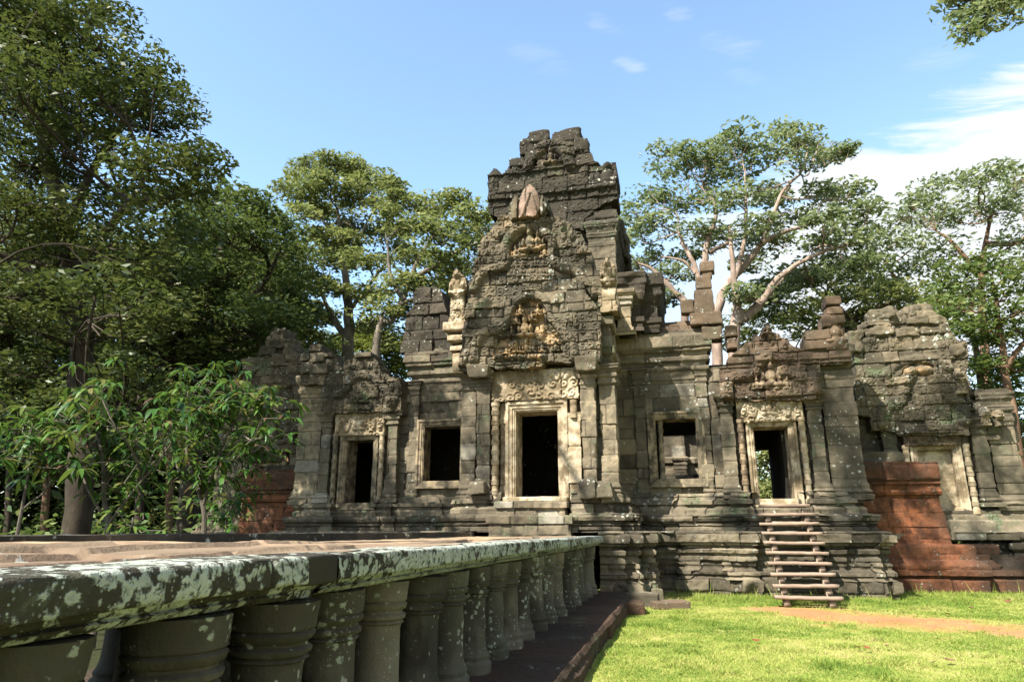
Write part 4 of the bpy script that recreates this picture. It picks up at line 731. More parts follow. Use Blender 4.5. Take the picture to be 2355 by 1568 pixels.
slab(iw, -8.7, -8.5, 21.2, 25.5, 0, 6.5); slab(iw, 8.45, 8.65, 22.6, 25.5, 0, 6.5); slab(iw, -2.1, -1.9, 21.3, 25, 2, 7); slab(iw, -8.6, 8.6, 21.0, 25.2, 2.3, 2.42); slab(iw, -.15, -.02, 22.5, 23.5, 2.4, 6.5)
slab(iw, 6.75, 7.0, 21.6, 25, 2.4, 6.3)
iw.make('inner_wall', DARKM, tp)
a = Acc()
for k in range(16): rock(a, (-6.9+1.3*((k*37 % 16)/16.), 23.5+.3*((k*11) % 3), 2.6+.17*k*.7), (.5+.3*((k*7) % 3)/3, .5, .3), 430+k, tone=.5)
each(a, 'rubble_block', SANDM, tp)

# ------------------------------------------------------------------ inner ruin seen through the window
ir = root('inner_ruin', 'grey ruined shrine wall with a dark doorway, seen through the right window', 'ruin')
wall = moulded('wall', ir, SANDM, [(1.5, 35), (1.5, 33.2), (4.05, 33.2), (4.05, 33.6), (6.5, 33.6)], [(0, .3), (1.2, .3), (1.4, .1), (2.2, 0), (4.6, 0), (4.7, .12), (4.9, .15), (5.0, 0), (6.2, 0), (6.3, .2), (6.6, .2)], seed=440, hm=.4, lm=.7, res=.06, cut=lambda x, y, z: (x > 4.35) & (x < 5.3) & (z < 4.2) & (z > 2.2) & (y > 33.3))
pilaster(ir, 3.55, 4.05, 32.95, 33.5, 2.2, 4.9, 441, SANDM)
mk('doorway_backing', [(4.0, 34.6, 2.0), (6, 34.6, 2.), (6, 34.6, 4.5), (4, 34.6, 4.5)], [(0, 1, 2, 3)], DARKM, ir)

# ------------------------------------------------------------------ laterite walls
LQ = [(0, .12), (.3, .12), (.36, .05), (.42, .2), (.62, .26), (.74, .2), (.8, .05), (1.26, .02), (1.3, -.02), (2.55, -.12), (2.6, -.12), (2.64, -.02), (2.72, .02), (2.78, -.03), (2.9, -.02), (2.94, .05), (3.02, .05), (3.06, .12), (3.4, .14), (3.56, .1), (3.6, -.5), (3.55, -.9)]
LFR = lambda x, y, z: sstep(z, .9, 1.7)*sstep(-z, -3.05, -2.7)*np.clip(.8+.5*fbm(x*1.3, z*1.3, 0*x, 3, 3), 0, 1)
lw = root('laterite_wall', 'orange laterite wall with stepped foot on the grass, right of the wooden stairs', 'wall')
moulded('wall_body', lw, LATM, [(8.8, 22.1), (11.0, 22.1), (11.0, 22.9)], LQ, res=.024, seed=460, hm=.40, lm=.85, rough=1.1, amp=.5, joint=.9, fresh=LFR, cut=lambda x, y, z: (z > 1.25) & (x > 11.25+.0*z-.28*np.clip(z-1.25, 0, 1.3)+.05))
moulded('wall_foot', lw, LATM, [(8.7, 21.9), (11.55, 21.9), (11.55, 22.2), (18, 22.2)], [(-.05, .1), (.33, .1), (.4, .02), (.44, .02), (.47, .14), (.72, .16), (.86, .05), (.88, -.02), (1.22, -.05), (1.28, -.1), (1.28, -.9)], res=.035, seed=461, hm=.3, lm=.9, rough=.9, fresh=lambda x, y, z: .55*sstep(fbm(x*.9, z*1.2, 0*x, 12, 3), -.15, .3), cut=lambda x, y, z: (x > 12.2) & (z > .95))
a = Acc(); rock(a, (9.5, 22.5, 3.7), (1.3, .7, .35), 463, n=12, tone=.5); a.make('cap_block', SANDM, lw)
lw2 = root('laterite_wall', 'orange laterite wall behind the saplings, left of the temple', 'wall')
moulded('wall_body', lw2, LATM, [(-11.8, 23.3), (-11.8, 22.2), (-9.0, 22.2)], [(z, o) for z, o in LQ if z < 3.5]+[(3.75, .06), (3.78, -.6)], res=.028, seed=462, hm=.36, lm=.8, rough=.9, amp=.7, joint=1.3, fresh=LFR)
moulded('wall_cap', lw2, DARKM, [(-11.0, 22.9), (-11., 22.5), (-9.0, 22.5)], [(3.7, 0), (3.95, 0), (4.0, -.5)], res=.05, seed=464)
tr_ = root('stone_terrace', 'low grey stone terrace ledge running off to the right behind the laterite foot', 'terrace')
moulded('ledge', tr_, DARKM, [(11.6, 22.75), (12.6, 22.75), (12.6, 22.5), (18, 22.5)], [(.9, 0), (1.1, 0), (1.15, .05), (1.3, .06), (1.34, -.1), (1.4, .0), (1.62, .02), (1.64, -.6)], res=.04, seed=465, hm=.3, lm=1.0)

# ------------------------------------------------------------------ wooden stairs
st = root('wooden_stairs', 'open weathered wooden stairs leaning up to the right side door', 'stairs', None, (6.4, 17.45, 0))
N = 10
def plank(nm, x0, x1, y0, y1, z0, z1, sd, parent=st, skew=0):
    n = 14; rg = np.random.RandomState(sd); xs = np.linspace(x0, x1, n); V = []; 
    for x in xs:
        jz = .008*math.sin(x*2+sd)+.003*rg.randn()
        for (y, z) in ((y0, z0), (y1, z0), (y1, z1), (y0, z1)): V.append((x-6.4, y-17.45, z+jz+skew*(x-6.4)))
    Q = [(i*4+k, i*4+(k+1) % 4, i*4+4+(k+1) % 4, i*4+4+k) for i in range(n-1) for k in range(4)]+[(3, 2, 1, 0), tuple(4*(n-1)+k for k in range(4))]
    o = mk(nm, V, Q, WOODM, parent, None, False); return o
for i in range(N):
    z = .20+i*.232; y = 17.42+i*.262
    rg = np.random.RandomState(i+70); w_ = .70 if i < 9 else .62
    plank('step', 6.4-w_-.02*rg.rand(), 6.4+w_+.02*rg.rand(), y-.04, y+.24, z-.045, z+.03, 80+i, skew=.012*(rg.rand()-.7))
for sx in (-.46, .50):
    a = Acc()
    for i in range(N-1):                       # notched stringer: a riser post under every step
        z = .20+i*.232; y = 17.42+i*.262; x = 6.4+sx
        zb = 0 if i == 0 else z-.232+.035
        def bx(x0, x1, y0, y1, z0, z1, tw=0.):
            v = [(x0-6.4-tw, y0-17.45, z0), (x1-6.4+tw, y0-17.45, z0), (x1-6.4+tw, y1-17.45, z0), (x0-6.4-tw, y1-17.45, z0), (x0-6.4, y0-17.45, z1), (x1-6.4, y0-17.45, z1), (x1-6.4, y1-17.45, z1), (x0-6.4, y1-17.45, z1)]
            a.add(v, [(0, 3, 2, 1), (4, 5, 6, 7), (0, 1, 5, 4), (1, 2, 6, 5), (2, 3, 7, 6), (3, 0, 4, 7)])
        bx(x-.05, x+.05, y+.02, y+.10, zb-.0, z-.046, .025)
        bx(x-.04, x+.04, y+.105, y+.34, z-.22, z-.047)
    xs_ = sx                                     # the sloping side board the posts are nailed to
    v = [(xs_+dx_, yy_, zz_) for dx_ in (-.075, -.055) for yy_, zz_ in ((.02, 0.), (.16, 0.), (2.55, 2.02), (2.55, 2.2), (2.41, 2.2), (.02, .10))]
    a.add(v, [(0, 1, 2, 5), (2, 3, 4, 5), (6, 11, 8, 7), (8, 11, 10, 9), (0, 6, 7, 1), (1, 7, 8, 2), (2, 8, 9, 3), (3, 9, 10, 4), (4, 10, 11, 5), (5, 11, 6, 0)])
    a.make('stringer', WOODM, st, False)
plank('brace', 6.0, 6.9, 19.35, 19.4, 1.75, 1.88, 99)

# ------------------------------------------------------------------ loose stones by the plinth
for k, (x, y, z, s_, lab) in enumerate(((2.75, 16.9, .12, (.75, .5, .3), 'squared tan stone block lying at the end of the causeway plinth'), (2.62, 15.5, .08, (.45, .65, .26), 'low red laterite block at the edge of the causeway plinth'), (3.35, 16.7, .05, (.8, .55, .16), 'flat reddish paving stone sunk in the grass below the temple plinth'), (3.05, 17.75, .16, (.22, .18, .3), 'small upright stone standing in the corner under the temple plinth'))):
    a = Acc(); rock(a, (0, 0, 0), s_, 500+k, rot=.2*k, n=14, rough=.6, tone=.6 if k in (0, 3) else .9)
    o = a.make('stone_block', (SANDM, LATM, REDM, SANDM)[k] if k != 1 else DLATM); o.location = (x, y, z); tag(o, lab, 'stone')

# ------------------------------------------------------------------ plants
SHADE = [(11, 22.4, 5.0, 1.1), (10, 22.0, 3.4, .7), (12.4, 22.6, 4.0, .8), (9.6, 22, .8, .9), (12.2, 22, .7, .9), (8.2, 20.6, 4.6, .8), (8.1, 20.6, 3.0, .6), (6.9, 20.4, 3.6, .4), (7.9, 19.8, 1.9, .6), (5.2, 19.9, 2.2, .4), (-3.7, 20.8, 5.6, .5), (-3.2, 20.6, 2.7, .5), (-5.4, 20.5, 3.0, .4), (-7.3, 20.5, 6.2, .6), (-11.2, 22.5, 7.0, 1.3), (-11, 22.5, 5.2, 1.2), (-1.4, 18.2, 4.0, .5), (-.8, 18, 6.9, .5), (4.6, 20.8, 4.2, .4), (-8.0, 20.6, 3.4, .4)]
def leaves(centers, L, seed, droop=.35, wid=.42, up=.6, tone=None):
    """one small folded leaf per centre: returns V, Q, A"""
    rg = np.random.RandomState(seed); n = len(centers)
    th = rg.rand(n)*2*np.pi; dz = (rg.rand(n)-.5)*1.2-droop
    ax = np.stack((np.cos(th), np.sin(th), dz), 1); ax /= np.linalg.norm(ax, axis=1)[:, None]
    nn = rg.randn(n, 3)*.6; nn[:, 2] += up
    sd_ = np.cross(ax, nn); sd_ /= np.linalg.norm(sd_, axis=1)[:, None]+1e-9; nm = np.cross(sd_, ax)
    l = (L*(.4+1.15*rg.rand(n)))[:, None]
    b = centers-ax*l*.5; t = centers+ax*l*.5; m = centers-ax*l*.05+nm*l*.0
    V = np.stack((b, m+sd_*l*wid*.5+nm*l*.08, t, m-sd_*l*wid*.5+nm*l*.08), 1).reshape(-1, 3)
    Q = np.arange(n*4).reshape(-1, 4)
    r = rg.rand(n) if tone is None else np.clip(tone+.30*rg.randn(n), 0, 1)
    A = np.repeat(np.stack((r, rg.rand(n), 0*r), 1), 4, 0)
    return V, Q, A
def tube(acc, pts, rad, n=6, seed=0):
    pts = np.array(pts, float); rad = np.array(rad, float); k = len(pts)
    tg = np.gradient(pts, axis=0); tg /= np.linalg.norm(tg, axis=1)[:, None]+1e-9
    ref = np.array((.31, .95, .1)); s1 = np.cross(tg, ref); s1 /= np.linalg.norm(s1, axis=1)[:, None]+1e-9; s2 = np.cross(tg, s1)
    th = np.arange(n)/n*2*np.pi
    V = pts[:, None]+rad[:, None, None]*(np.cos(th)[None, :, None]*s1[:, None]+np.sin(th)[None, :, None]*s2[:, None])
    acc.add(V.reshape(-1, 3), gridq(k, n, True))
def bent(p, q, k, rg, sag=.12):
    p = np.array(p, float); q = np.array(q, float); L = np.linalg.norm(q-p); t = np.linspace(0, 1, k)[:, None]
    off = rg.randn(3)*L*sag; off2 = rg.randn(3)*L*sag*.5
    return p+(q-p)*t+off*np.sin(t*np.pi)+off2*np.sin(t*2*np.pi)
def tree(name, label, limbs, blobs, lm, bm, L, seed, group=None, dens=1.0, spray=.55, twig=True, cat='tree'):
    """limbs: [(points, r0, r1)] tapered; blobs: (x, y, z, radius, flatten); leaves hang in sprays at twig ends"""
    rg = np.random.RandomState(seed); b = limbs[0][0][0]
    rt = root(name, label, cat, group, (b[0], b[1], 0)); off = np.array((b[0], b[1], 0))
    ta = Acc(); nodes = []
    for pts, r0, r1 in limbs:
        sp = np.array(smooth_pts(pts, 5)) if len(pts) > 2 else bent(pts[0], pts[1], 7, rg, .03)
        rad = np.linspace(r0, r1, len(sp)); sp = sp+rg.randn(*sp.shape)*(rad[:, None]*.12)
        tube(ta, sp-off, rad, 9); nodes += [(p, r) for p, r in zip(sp, rad)]
    NP = np.array([p for p, r in nodes]); NR = np.array([r for p, r in nodes])
    cen = []; tn = []
    for (x, y, z, r, fl) in blobs:
        c = np.array((x, y, z)); d = np.linalg.norm(NP-c, axis=1)+1.2*np.maximum(0, NP[:, 2]-z)
        i = int(np.argmin(d)); r0 = min(NR[i]*.7, .035*r+.03)
        bp = bent(NP[i], c, 8, rg, .10); tube(ta, bp-off, np.linspace(r0, r0*.5, 8), 5)
        ns = max(5, int(11*dens*(r/1.5)**1.4))
        v = rg.randn(ns, 3); v /= np.linalg.norm(v, axis=1)[:, None]
        v[:, 2] = np.where(v[:, 2] < -.35, -v[:, 2], v[:, 2]); v = v*(.62+.42*rg.rand(ns)[:, None]**.6); v[:, 2] = v[:, 2]*fl+.02
        ends = c+v*r
        bt = rg.rand()
        for e in ends:
            s = bp[rg.randint(3, 8)]
            if twig: tube(ta, bent(s, e, 5, rg, .12)-off, np.linspace(max(.012, r0*.45), .010, 5), 3)
            k = int(80*dens*(.5+rg.rand())); sr = spray*1.15*(.6+.8*rg.rand())
            g = rg.randn(k, 3); g *= (np.minimum(1.35, np.linalg.norm(g, axis=1))/np.linalg.norm(g, axis=1))[:, None]; g = g*np.array((sr, sr, sr*.40))*.85; g[:, 2] -= .12*np.hypot(g[:, 0], g[:, 1])
            cen.append(e+g); tn.append(np.full(k, .25+.3*bt+.35*(rg.rand()-.3)))
    ta.make('trunk', bm, rt)
    cen = np.concatenate(cen)-off; tn = np.concatenate(tn)
    V, Q, A = leaves(cen, L*.72, seed+1, .22, up=1.15, tone=tn)
    mk('crown', V, Q, lm, rt, A, False)
    return rt
def PB(lst, Y, jitter=1.5, seed=0):
    """crown lobes read off the photo as (x, y, radius) in its pixels, standing at depth Y"""
    rg = np.random.RandomState(seed); out = []
    for e in lst:
        px, py, rp = e[:3]; y = Y+jitter*rg.randn() if len(e) < 4 else Y+e[3]
        p = at(px, py, y); d = math.dist(p, (CAMX, 0, EYE)); out.append((p[0], p[1], p[2], rp*d/1620., .72))
    return out
def PL(pts, Y, r0, r1, dy=0.):
    k = len(pts); return ([at(px, py, Y+dy*i/max(1, k-1)) for i, (px, py) in enumerate(pts)], r0, r1)
def ground_at(px, Y):
    p = at(px, 1219, Y); return (p[0], Y, -.2)
# tall dark tree leaning in from the left
tree('broadleaf_tree', 'huge dark leaning tree filling the upper left corner, branches reaching right', [
    ([ground_at(185, 15), at(190, 1000, 15), at(175, 700, 15.2), at(120, 400, 15.5), at(60, 120, 15.5), at(0, -150, 16)], .36, .14),
    PL([(175, 700), (230, 560), (300, 470), (400, 455), (460, 400)], 15.2, .17, .03, -1), PL([(150, 520), (250, 330), (330, 250), (380, 200)], 15.3, .14, .03, 1), PL([(180, 760), (60, 620), (-60, 560)], 15, .16, .06, -2), PL([(175, 720), (90, 670), (0, 690), (-40, 640)], 15, .12, .05, -3), PL([(100, 300), (170, 130), (230, 20)], 15.5, .13, .03), PL([(185, 800), (300, 700), (420, 640)], 15, .13, .03, 2)],
    PB([(40, 40, 90), (140, 30, 80), (215, 50, 60), (60, 150, 90), (160, 140, 90), (250, 130, 70), (310, 170, 60), (355, 205, 45), (30, 260, 80), (130, 250, 90), (230, 240, 80), (320, 270, 60), (390, 300, 45), (415, 255, 30), (50, 380, 80), (150, 350, 70), (260, 330, 50), (340, 390, 50), (430, 380, 40), (455, 375, 25), (40, 480, 90), (130, 500, 90), (220, 470, 70), (310, 450, 60), (380, 470, 60), (440, 450, 45), (50, 600, 90), (150, 610, 80), (250, 570, 70), (340, 560, 60), (420, 540, 50), (-60, 300, 120), (-60, 100, 120), (-60, 520, 120), (100, 700, 70), (220, 680, 70), (320, 640, 60), (40, 760, 70), (140, 790, 60), (250, 770, 70), (330, 730, 60), (390, 640, 50), (20, 860, 60), (300, 840, 50), (90, 80, 80), (10, 100, 80), (190, 90, 60), (100, 200, 80), (20, 200, 80), (200, 190, 60), (80, 310, 80), (190, 300, 60), (20, 430, 80), (100, 430, 70), (270, 220, 50), (-20, 20, 80)], 15, 1.6, 3), LF_DARK, BARKD, .26, 600, 'tall trees around the temple', dens=1.25, spray=.55)
tree('broadleaf_tree', 'bushy mid-green tree between the dark left tree and the pale-limbed one', [
    ([ground_at(440, 27), at(445, 1000, 27), at(470, 800, 27), at(500, 620, 27), at(540, 480, 27)], .5, .12), PL([(470, 800), (600, 660), (650, 560)], 27, .2, .05), PL([(470, 760), (380, 640), (360, 560)], 27, .18, .05)],
    PB([(500, 450, 50), (460, 470, 50), (560, 480, 50), (600, 500, 50), (650, 530, 45), (520, 540, 70), (600, 580, 60), (670, 600, 45), (430, 560, 70), (520, 640, 80), (620, 660, 70), (680, 680, 45), (420, 660, 80), (500, 740, 90), (600, 740, 80), (670, 760, 50), (400, 760, 80), (360, 640, 70), (560, 820, 80), (640, 820, 50), (350, 720, 80), (470, 830, 80), (690, 720, 30)], 27, 2.5, 4), LF_DEEP, BARKD, .36, 610, 'tall trees around the temple', dens=1.25, spray=.75)
tree('broadleaf_tree', 'airy tree with forked grey trunks rising behind the left door wing', [
    ([ground_at(805, 42), at(803, 820, 42), at(800, 700, 42), at(790, 600, 42), at(775, 480, 42)], .55, .10), PL([(800, 780), (770, 740), (745, 700), (700, 690)], 42, .28, .06), PL([(802, 790), (760, 720), (735, 660), (700, 560)], 42, .24, .05), PL([(795, 640), (770, 560), (740, 500), (720, 440)], 42, .18, .04), PL([(792, 620), (830, 540), (860, 480)], 42, .16, .04), PL([(800, 720), (860, 640), (920, 560)], 42, .18, .04)],
    PB([(690, 420, 30), (670, 440, 25), (720, 400, 40), (770, 385, 35), (800, 390, 30), (830, 410, 30), (760, 430, 45), (700, 460, 45), (860, 420, 30), (900, 435, 28), (930, 455, 28), (820, 460, 45), (880, 480, 40), (770, 490, 40), (690, 500, 30), (730, 560, 35), (820, 540, 45), (900, 540, 30), (690, 590, 40), (760, 610, 50), (840, 610, 45), (720, 660, 45), (800, 680, 40), (700, 720, 40), (860, 690, 35), (740, 740, 35), (680, 780, 35), (780, 560, 40), (660, 660, 35)], 42, 2.5, 5), LF_OLIVE, BARKG, .48, 620, 'tall trees around the temple', dens=1.15, spray=.8)
tree('broadleaf_tree', 'olive crowned tree just left of the tower, on a crooked leaning trunk', [
    ([ground_at(855, 38), at(868, 780, 38), at(900, 740, 38), at(930, 680, 38), at(960, 600, 38), at(1000, 540, 38)], .30, .08), PL([(930, 690), (900, 640), (890, 560)], 38, .2, .05), PL([(950, 640), (1020, 600), (1080, 560), (1110, 530)], 38, .2, .04), PL([(920, 700), (990, 670), (1060, 640)], 38, .15, .04)],
    PB([(900, 500, 30), (960, 490, 35), (1010, 480, 35), (1050, 470, 30), (1090, 500, 30), (1110, 520, 25), (930, 540, 45), (1000, 540, 50), (1060, 550, 45), (1105, 570, 30), (900, 590, 45), (970, 600, 50), (1040, 610, 45), (1090, 620, 30), (920, 660, 45), (990, 670, 45), (1040, 680, 35), (880, 720, 40), (950, 730, 40), (1010, 640, 40), (900, 790, 35), (860, 750, 30)], 38, 2.2, 6), LF_OLIVE, BARKG, .46, 630, 'tall trees around the temple', dens=1.15, spray=.75)
tree('broadleaf_tree', 'spreading tree with bare pale pinkish limbs rising behind the right roofline', [
    ([ground_at(1660, 36), at(1690, 752, 36), at(1705, 735, 36), at(1722, 722, 36), at(1755, 690, 36), at(1780, 650, 36), at(1830, 610, 36), at(1890, 580, 36), at(1960, 560, 36)], .32, .06),
    PL([(1695, 745), (1692, 690), (1688, 640), (1680, 560), (1676, 520)], 36, .26, .07), PL([(1645, 730), (1660, 680), (1685, 640), (1720, 600), (1750, 560), (1775, 500), (1800, 440), (1840, 400)], 36.5, .27, .06), ([ground_at(1640, 36.5), at(1645, 735, 36.5)], .32, .27), PL([(1575, 695), (1530, 650), (1500, 620), (1465, 605)], 37, .22, .06), ([ground_at(1600, 37), at(1575, 695, 37)], .3, .22), PL([(1612, 690), (1600, 620), (1570, 560), (1560, 535)], 37, .18, .07), PL([(1620, 610), (1625, 560), (1645, 500), (1640, 460)], 37, .2, .05), PL([(1600, 630), (1570, 600), (1520, 590)], 37, .12, .04), PL([(1750, 560), (1800, 535), (1850, 520), (1880, 505)], 36, .15, .05), PL([(1712, 728), (1760, 680), (1800, 640)], 36, .18, .08), PL([(1630, 580), (1670, 560), (1690, 540)], 37, .15, .05), PL([(1690, 640), (1710, 560), (1715, 470), (1712, 400)], 36, .15, .04)],
    PB([(1530, 360, 30), (1580, 355, 32), (1620, 370, 30), (1660, 345, 30), (1700, 325, 35), (1740, 345, 30), (1800, 310, 32), (1840, 320, 32), (1880, 335, 28), (1920, 365, 28), (1945, 350, 20), (1560, 400, 40), (1640, 410, 40), (1700, 400, 42), (1780, 370, 36), (1850, 380, 30), (1490, 460, 35), (1540, 460, 38), (1610, 470, 40), (1680, 470, 45), (1740, 450, 38), (1790, 460, 30), (1870, 460, 35), (1920, 455, 35), (1960, 450, 32), (1985, 490, 30), (1450, 500, 32), (1440, 560, 30), (1480, 550, 40), (1520, 520, 40), (1600, 540, 40), (1660, 560, 40), (1740, 520, 40), (1820, 510, 38), (1890, 520, 42), (1950, 540, 40), (1990, 560, 30), (1500, 600, 40), (1450, 620, 26), (1550, 640, 36), (1720, 620, 30), (1800, 570, 38), (1870, 590, 42), (1940, 610, 45), (1990, 620, 36), (1720, 680, 30), (1780, 700, 36), (1850, 660, 45), (1590, 590, 30), (1530, 690, 25), (1740, 570, 30)], 38.2, 1.8, 7), LF_GREY, BARKP, .42, 640, 'tall trees around the temple', dens=1.0, spray=.62)
tree('broadleaf_tree', 'grey-green tree at the right edge, the farther one with a ruddy stem against the cloud', [
    ([ground_at(2270, 46), at(2262, 800, 46), at(2255, 650, 46), at(2265, 560, 46), at(2280, 490, 46)], .32, .08), PL([(2258, 640), (2190, 560), (2150, 530)], 46, .2, .05), PL([(2255, 700), (2120, 690), (2060, 640), (2020, 580)], 46, .2, .05), PL([(2265, 560), (2330, 560), (2390, 520)], 46, .2, .06)],
    PB([(2090, 470, 35), (2140, 450, 35), (2180, 465, 35), (2240, 420, 35), (2290, 415, 35), (2340, 430, 35), (2060, 520, 40), (2130, 510, 45), (2200, 510, 40), (2260, 480, 40), (2320, 490, 40), (2380, 470, 60), (2040, 570, 35), (2110, 570, 40), (2180, 580, 40), (2340, 560, 40), (2390, 600, 60), (2060, 620, 35), (2160, 620, 28)], 46, 2.0, 8), LF_GREY, BARKR, .46, 650, 'tall trees around the temple', dens=.78, spray=.85)
tree('broadleaf_tree', 'bright green tree in tiers at the right edge, beyond the outer gable', [
    ([ground_at(2345, 31), at(2335, 1000, 31), at(2310, 850, 31), at(2290, 700, 31), at(2280, 640, 31)], .22, .06), ([ground_at(2262, 33), at(2258, 920, 33), at(2240, 780, 33), at(2230, 680, 33)], .2, .06), PL([(2310, 850), (2360, 780), (2400, 740)], 31, .12, .04), PL([(2240, 780), (2190, 720), (2170, 700)], 33, .1, .03)],
    PB([(2230, 620, 40), (2280, 620, 40), (2330, 640, 40), (2190, 660, 40), (2250, 680, 45), (2310, 690, 45), (2360, 700, 40), (2270, 740, 40), (2330, 760, 45), (2180, 710, 35), (2250, 790, 40), (2310, 830, 45), (2360, 850, 45), (2250, 850, 35), (2350, 920, 40), (2345, 990, 30), (2400, 780, 60), (2210, 760, 30), (2290, 790, 30), (2300, 900, 38), (2262, 905, 30), (2330, 1050, 30), (2275, 965, 26), (2340, 940, 36), (2320, 860, 36), (2240, 840, 34)], 31.5, 1.5, 9), LF_MID, BARKR, .34, 660, 'tall trees around the temple', dens=.95, spray=.6)
tree('broadleaf_tree', 'dense olive green tree filling the gap above the right door wing', [
    ([ground_at(1990, 44), at(1985, 850, 44), at(1950, 740, 44), at(1900, 680, 44)], .4, .12), PL([(1950, 740), (2060, 690), (2110, 680)], 44, .2, .05), PL([(1960, 770), (1860, 720), (1800, 700)], 44, .2, .05)],
    PB([(1730, 740, 40), (1790, 740, 40), (1850, 720, 45), (1910, 700, 45), (1970, 680, 45), (2030, 680, 40), (2080, 690, 35), (2130, 700, 35), (1820, 650, 45), (1900, 640, 45), (1960, 630, 40), (2010, 640, 35), (1880, 760, 40), (1940, 760, 40), (2000, 740, 40), (2060, 740, 40), (2120, 740, 40), (1770, 680, 45), (1700, 780, 30), (1650, 790, 30), (2160, 760, 35), (2180, 700, 25)], 44, 2.5, 10), LF_OLIVE, BARKD, .5, 670, 'tall trees around the temple', dens=.95, spray=.9)
tree('broadleaf_tree', 'low yellow-green tree glimpsed between the forked trunks behind the left wing', [
    ([ground_at(830, 60), at(832, 860, 60), at(835, 800, 60)], .3, .1)],
    PB([(840, 790, 40), (790, 800, 35), (880, 800, 35), (740, 810, 30), (920, 800, 35), (850, 765, 28), (800, 850, 45), (900, 850, 45)], 60, 2, 11), LF_YEL, BARKD, .6, 680, 'tall trees around the temple', dens=1.2, spray=1.1)
tree('broadleaf_tree', 'overhanging branch tips in the top right corner, the tree itself out of frame', [
    ([(17, 9, -.2), (16.6, 9.2, 5), (15.5, 10, 10), (13, 11, 11.6), (11.2, 12, 11.2), (10.0, 12.3, 10.9)], .35, .03), ([(15.5, 10, 10), (14, 11.5, 13.4), (12, 12.5, 13.)], .15, .04)],
    PB([(2190, 18, 22), (2225, 40, 20), (2262, 22, 18), (2225, 72, 14), (2255, 60, 14), (2300, 8, 18), (2340, 2, 18), (2205, -5, 16), (2335, 34, 12)], 12.2, .3, 12)+[(14.5, 10.5, 14.6, 1.5, .7), (16, 10, 13.6, 1.6, .7), (13, 11.5, 14.8, 1.0, .7)], LF_GREY, BARKD, .17, 690, 'tall trees around the temple', dens=.40, spray=.20)
# woods on the left, deep in shade: each trunk its own tree
rg = np.random.RandomState(77)
kinds = ['slender dark tree in the shaded wood on the left, behind the saplings', 'slender dark tree in the shaded wood on the left, behind the saplings']
specs = [(30, 27), (110, 33), (330, 24), (250, 38), (400, 34), (520, 44), (60, 45), (180, 50), (300, 55), (450, 56), (600, 50), (-60, 30), (560, 36)]
for i, (px, Y) in enumerate(specs):
    b = ground_at(px, Y); t1 = at(px+rg.randint(-30, 30), 640, Y)
    lb = [[at(px+rg.randint(-95, 95), py+rg.randint(-40, 40), Y) for _ in (0,)][0] for py in (560, 640, 700, 760, 820, 880, 620, 720, 800, 860, 930, 960, 760, 680)]
    tree('forest_tree', kinds[0], [([b, at(px+rg.randint(-8, 8), 950, Y), t1], .16+.12*rg.rand(), .08)],
         [(p[0], p[1]+rg.randn()*2, p[2], 1.5+1.3*rg.rand(), .7) for p in lb], (LF_DARK, LF_MID, LF_OLIVE)[i % 3] if i not in (0, 2) else LF_DARK, BARKR if i % 3 == 1 else BARKD, .34+.004*Y, 700+i, 'shaded trees of the wood on the left', dens=.8, spray=.8)
# behind the temple, in the doorways and in the far gaps
for i, (px, Y, lab) in enumerate(((1790, 34, 'leafy bush seen through the right side doorway'), (1745, 38, 'pale bush behind the temple, left in the right side doorway'))):
    b = ground_at(px, Y)
    tree('bush', lab, [([b, at(px, 1100, Y)], .12, .05)], PB([(px-20, 1020, 30), (px+20, 1050, 30), (px-10, 1090, 30), (px+15, 1120, 30), (px, 1140, 30), (px-25, 1130, 25), (px+30, 1000, 28), (px+5, 980, 30), (px-30, 1060, 25)], Y, 1., 20+i), LF_MID if i else LF_OLIVE, BARKD, .34, 740+i, dens=1.3, spray=.5, cat='bush')
tree('bush', 'dark bush behind the temple at the far right edge', [([ground_at(2350, 36), at(2350, 1100, 36)], .15, .05)], PB([(2340, 1000, 40), (2370, 1040, 50), (2345, 1080, 40), (2360, 1130, 45), (2345, 1180, 35), (2400, 1100, 60)], 36, 1., 23), LF_DARK, BARKD, .34, 745, dens=1.3, spray=.6, cat='bush')

# far woods closing the horizon: one mass
rg = np.random.RandomState(14); n = 200000
az_ = R(-62)+R(112)*rg.rand(n); dd = 62+30*rg.rand(n); fx = CAMX+dd*np.sin(az_); fy = dd*np.cos(az_)
top_ = np.where(az_ < R(-24), 17., 8.)+3*vnoise(az_*14, 0*az_, 0*az_, 2)+2*vnoise(az_*40, 0*az_, 0*az_, 4)
fz = top_*rg.rand(n)**1.25*.98
V, Q, A = leaves(np.stack((fx, fy, fz), 1), .95, 15, .2, tone=.3+.25*vnoise(fx*.25, fy*.25, fz*.4, 6))
tag(mk('far_woods', V, Q, LF_DARK, None, A, False), kind='stuff')
# a tall tree standing out of frame beside the causeway: its crown throws the dappled shade on the temple
bl = []; rg = np.random.RandomState(3)
for (x, y, z, r_) in SHADE:
    zc = 19.5+2.5*rg.rand(); t = (zc-z)/SUN[2]; bl.append((x+t*SUN[0], y+t*SUN[1], zc, r_, .6))
tree('shade_tree', 'tall tree beside the causeway, out of frame, whose dappled shade falls on the temple', [([(-7, -4, -.2), (-7, -3.5, 6), (-6.6, -2, 12), (-5.5, 2, 17)], .5, .2), ([(-6.6, -2, 12), (-8, 2, 16), (-11, 6, 19), (-15, 9, 20)], .2, .07), ([(-11, 6, 19), (-7, 8.6, 20.3), (-2, 9.8, 20.8), (4, 9.8, 20.8)], .12, .05), ([(-5.5, 2, 17), (-7, 5, 20), (-8, 7, 21)], .15, .06)], bl, LF_DARK, BARKD, .3, 695, dens=.8, spray=.45)
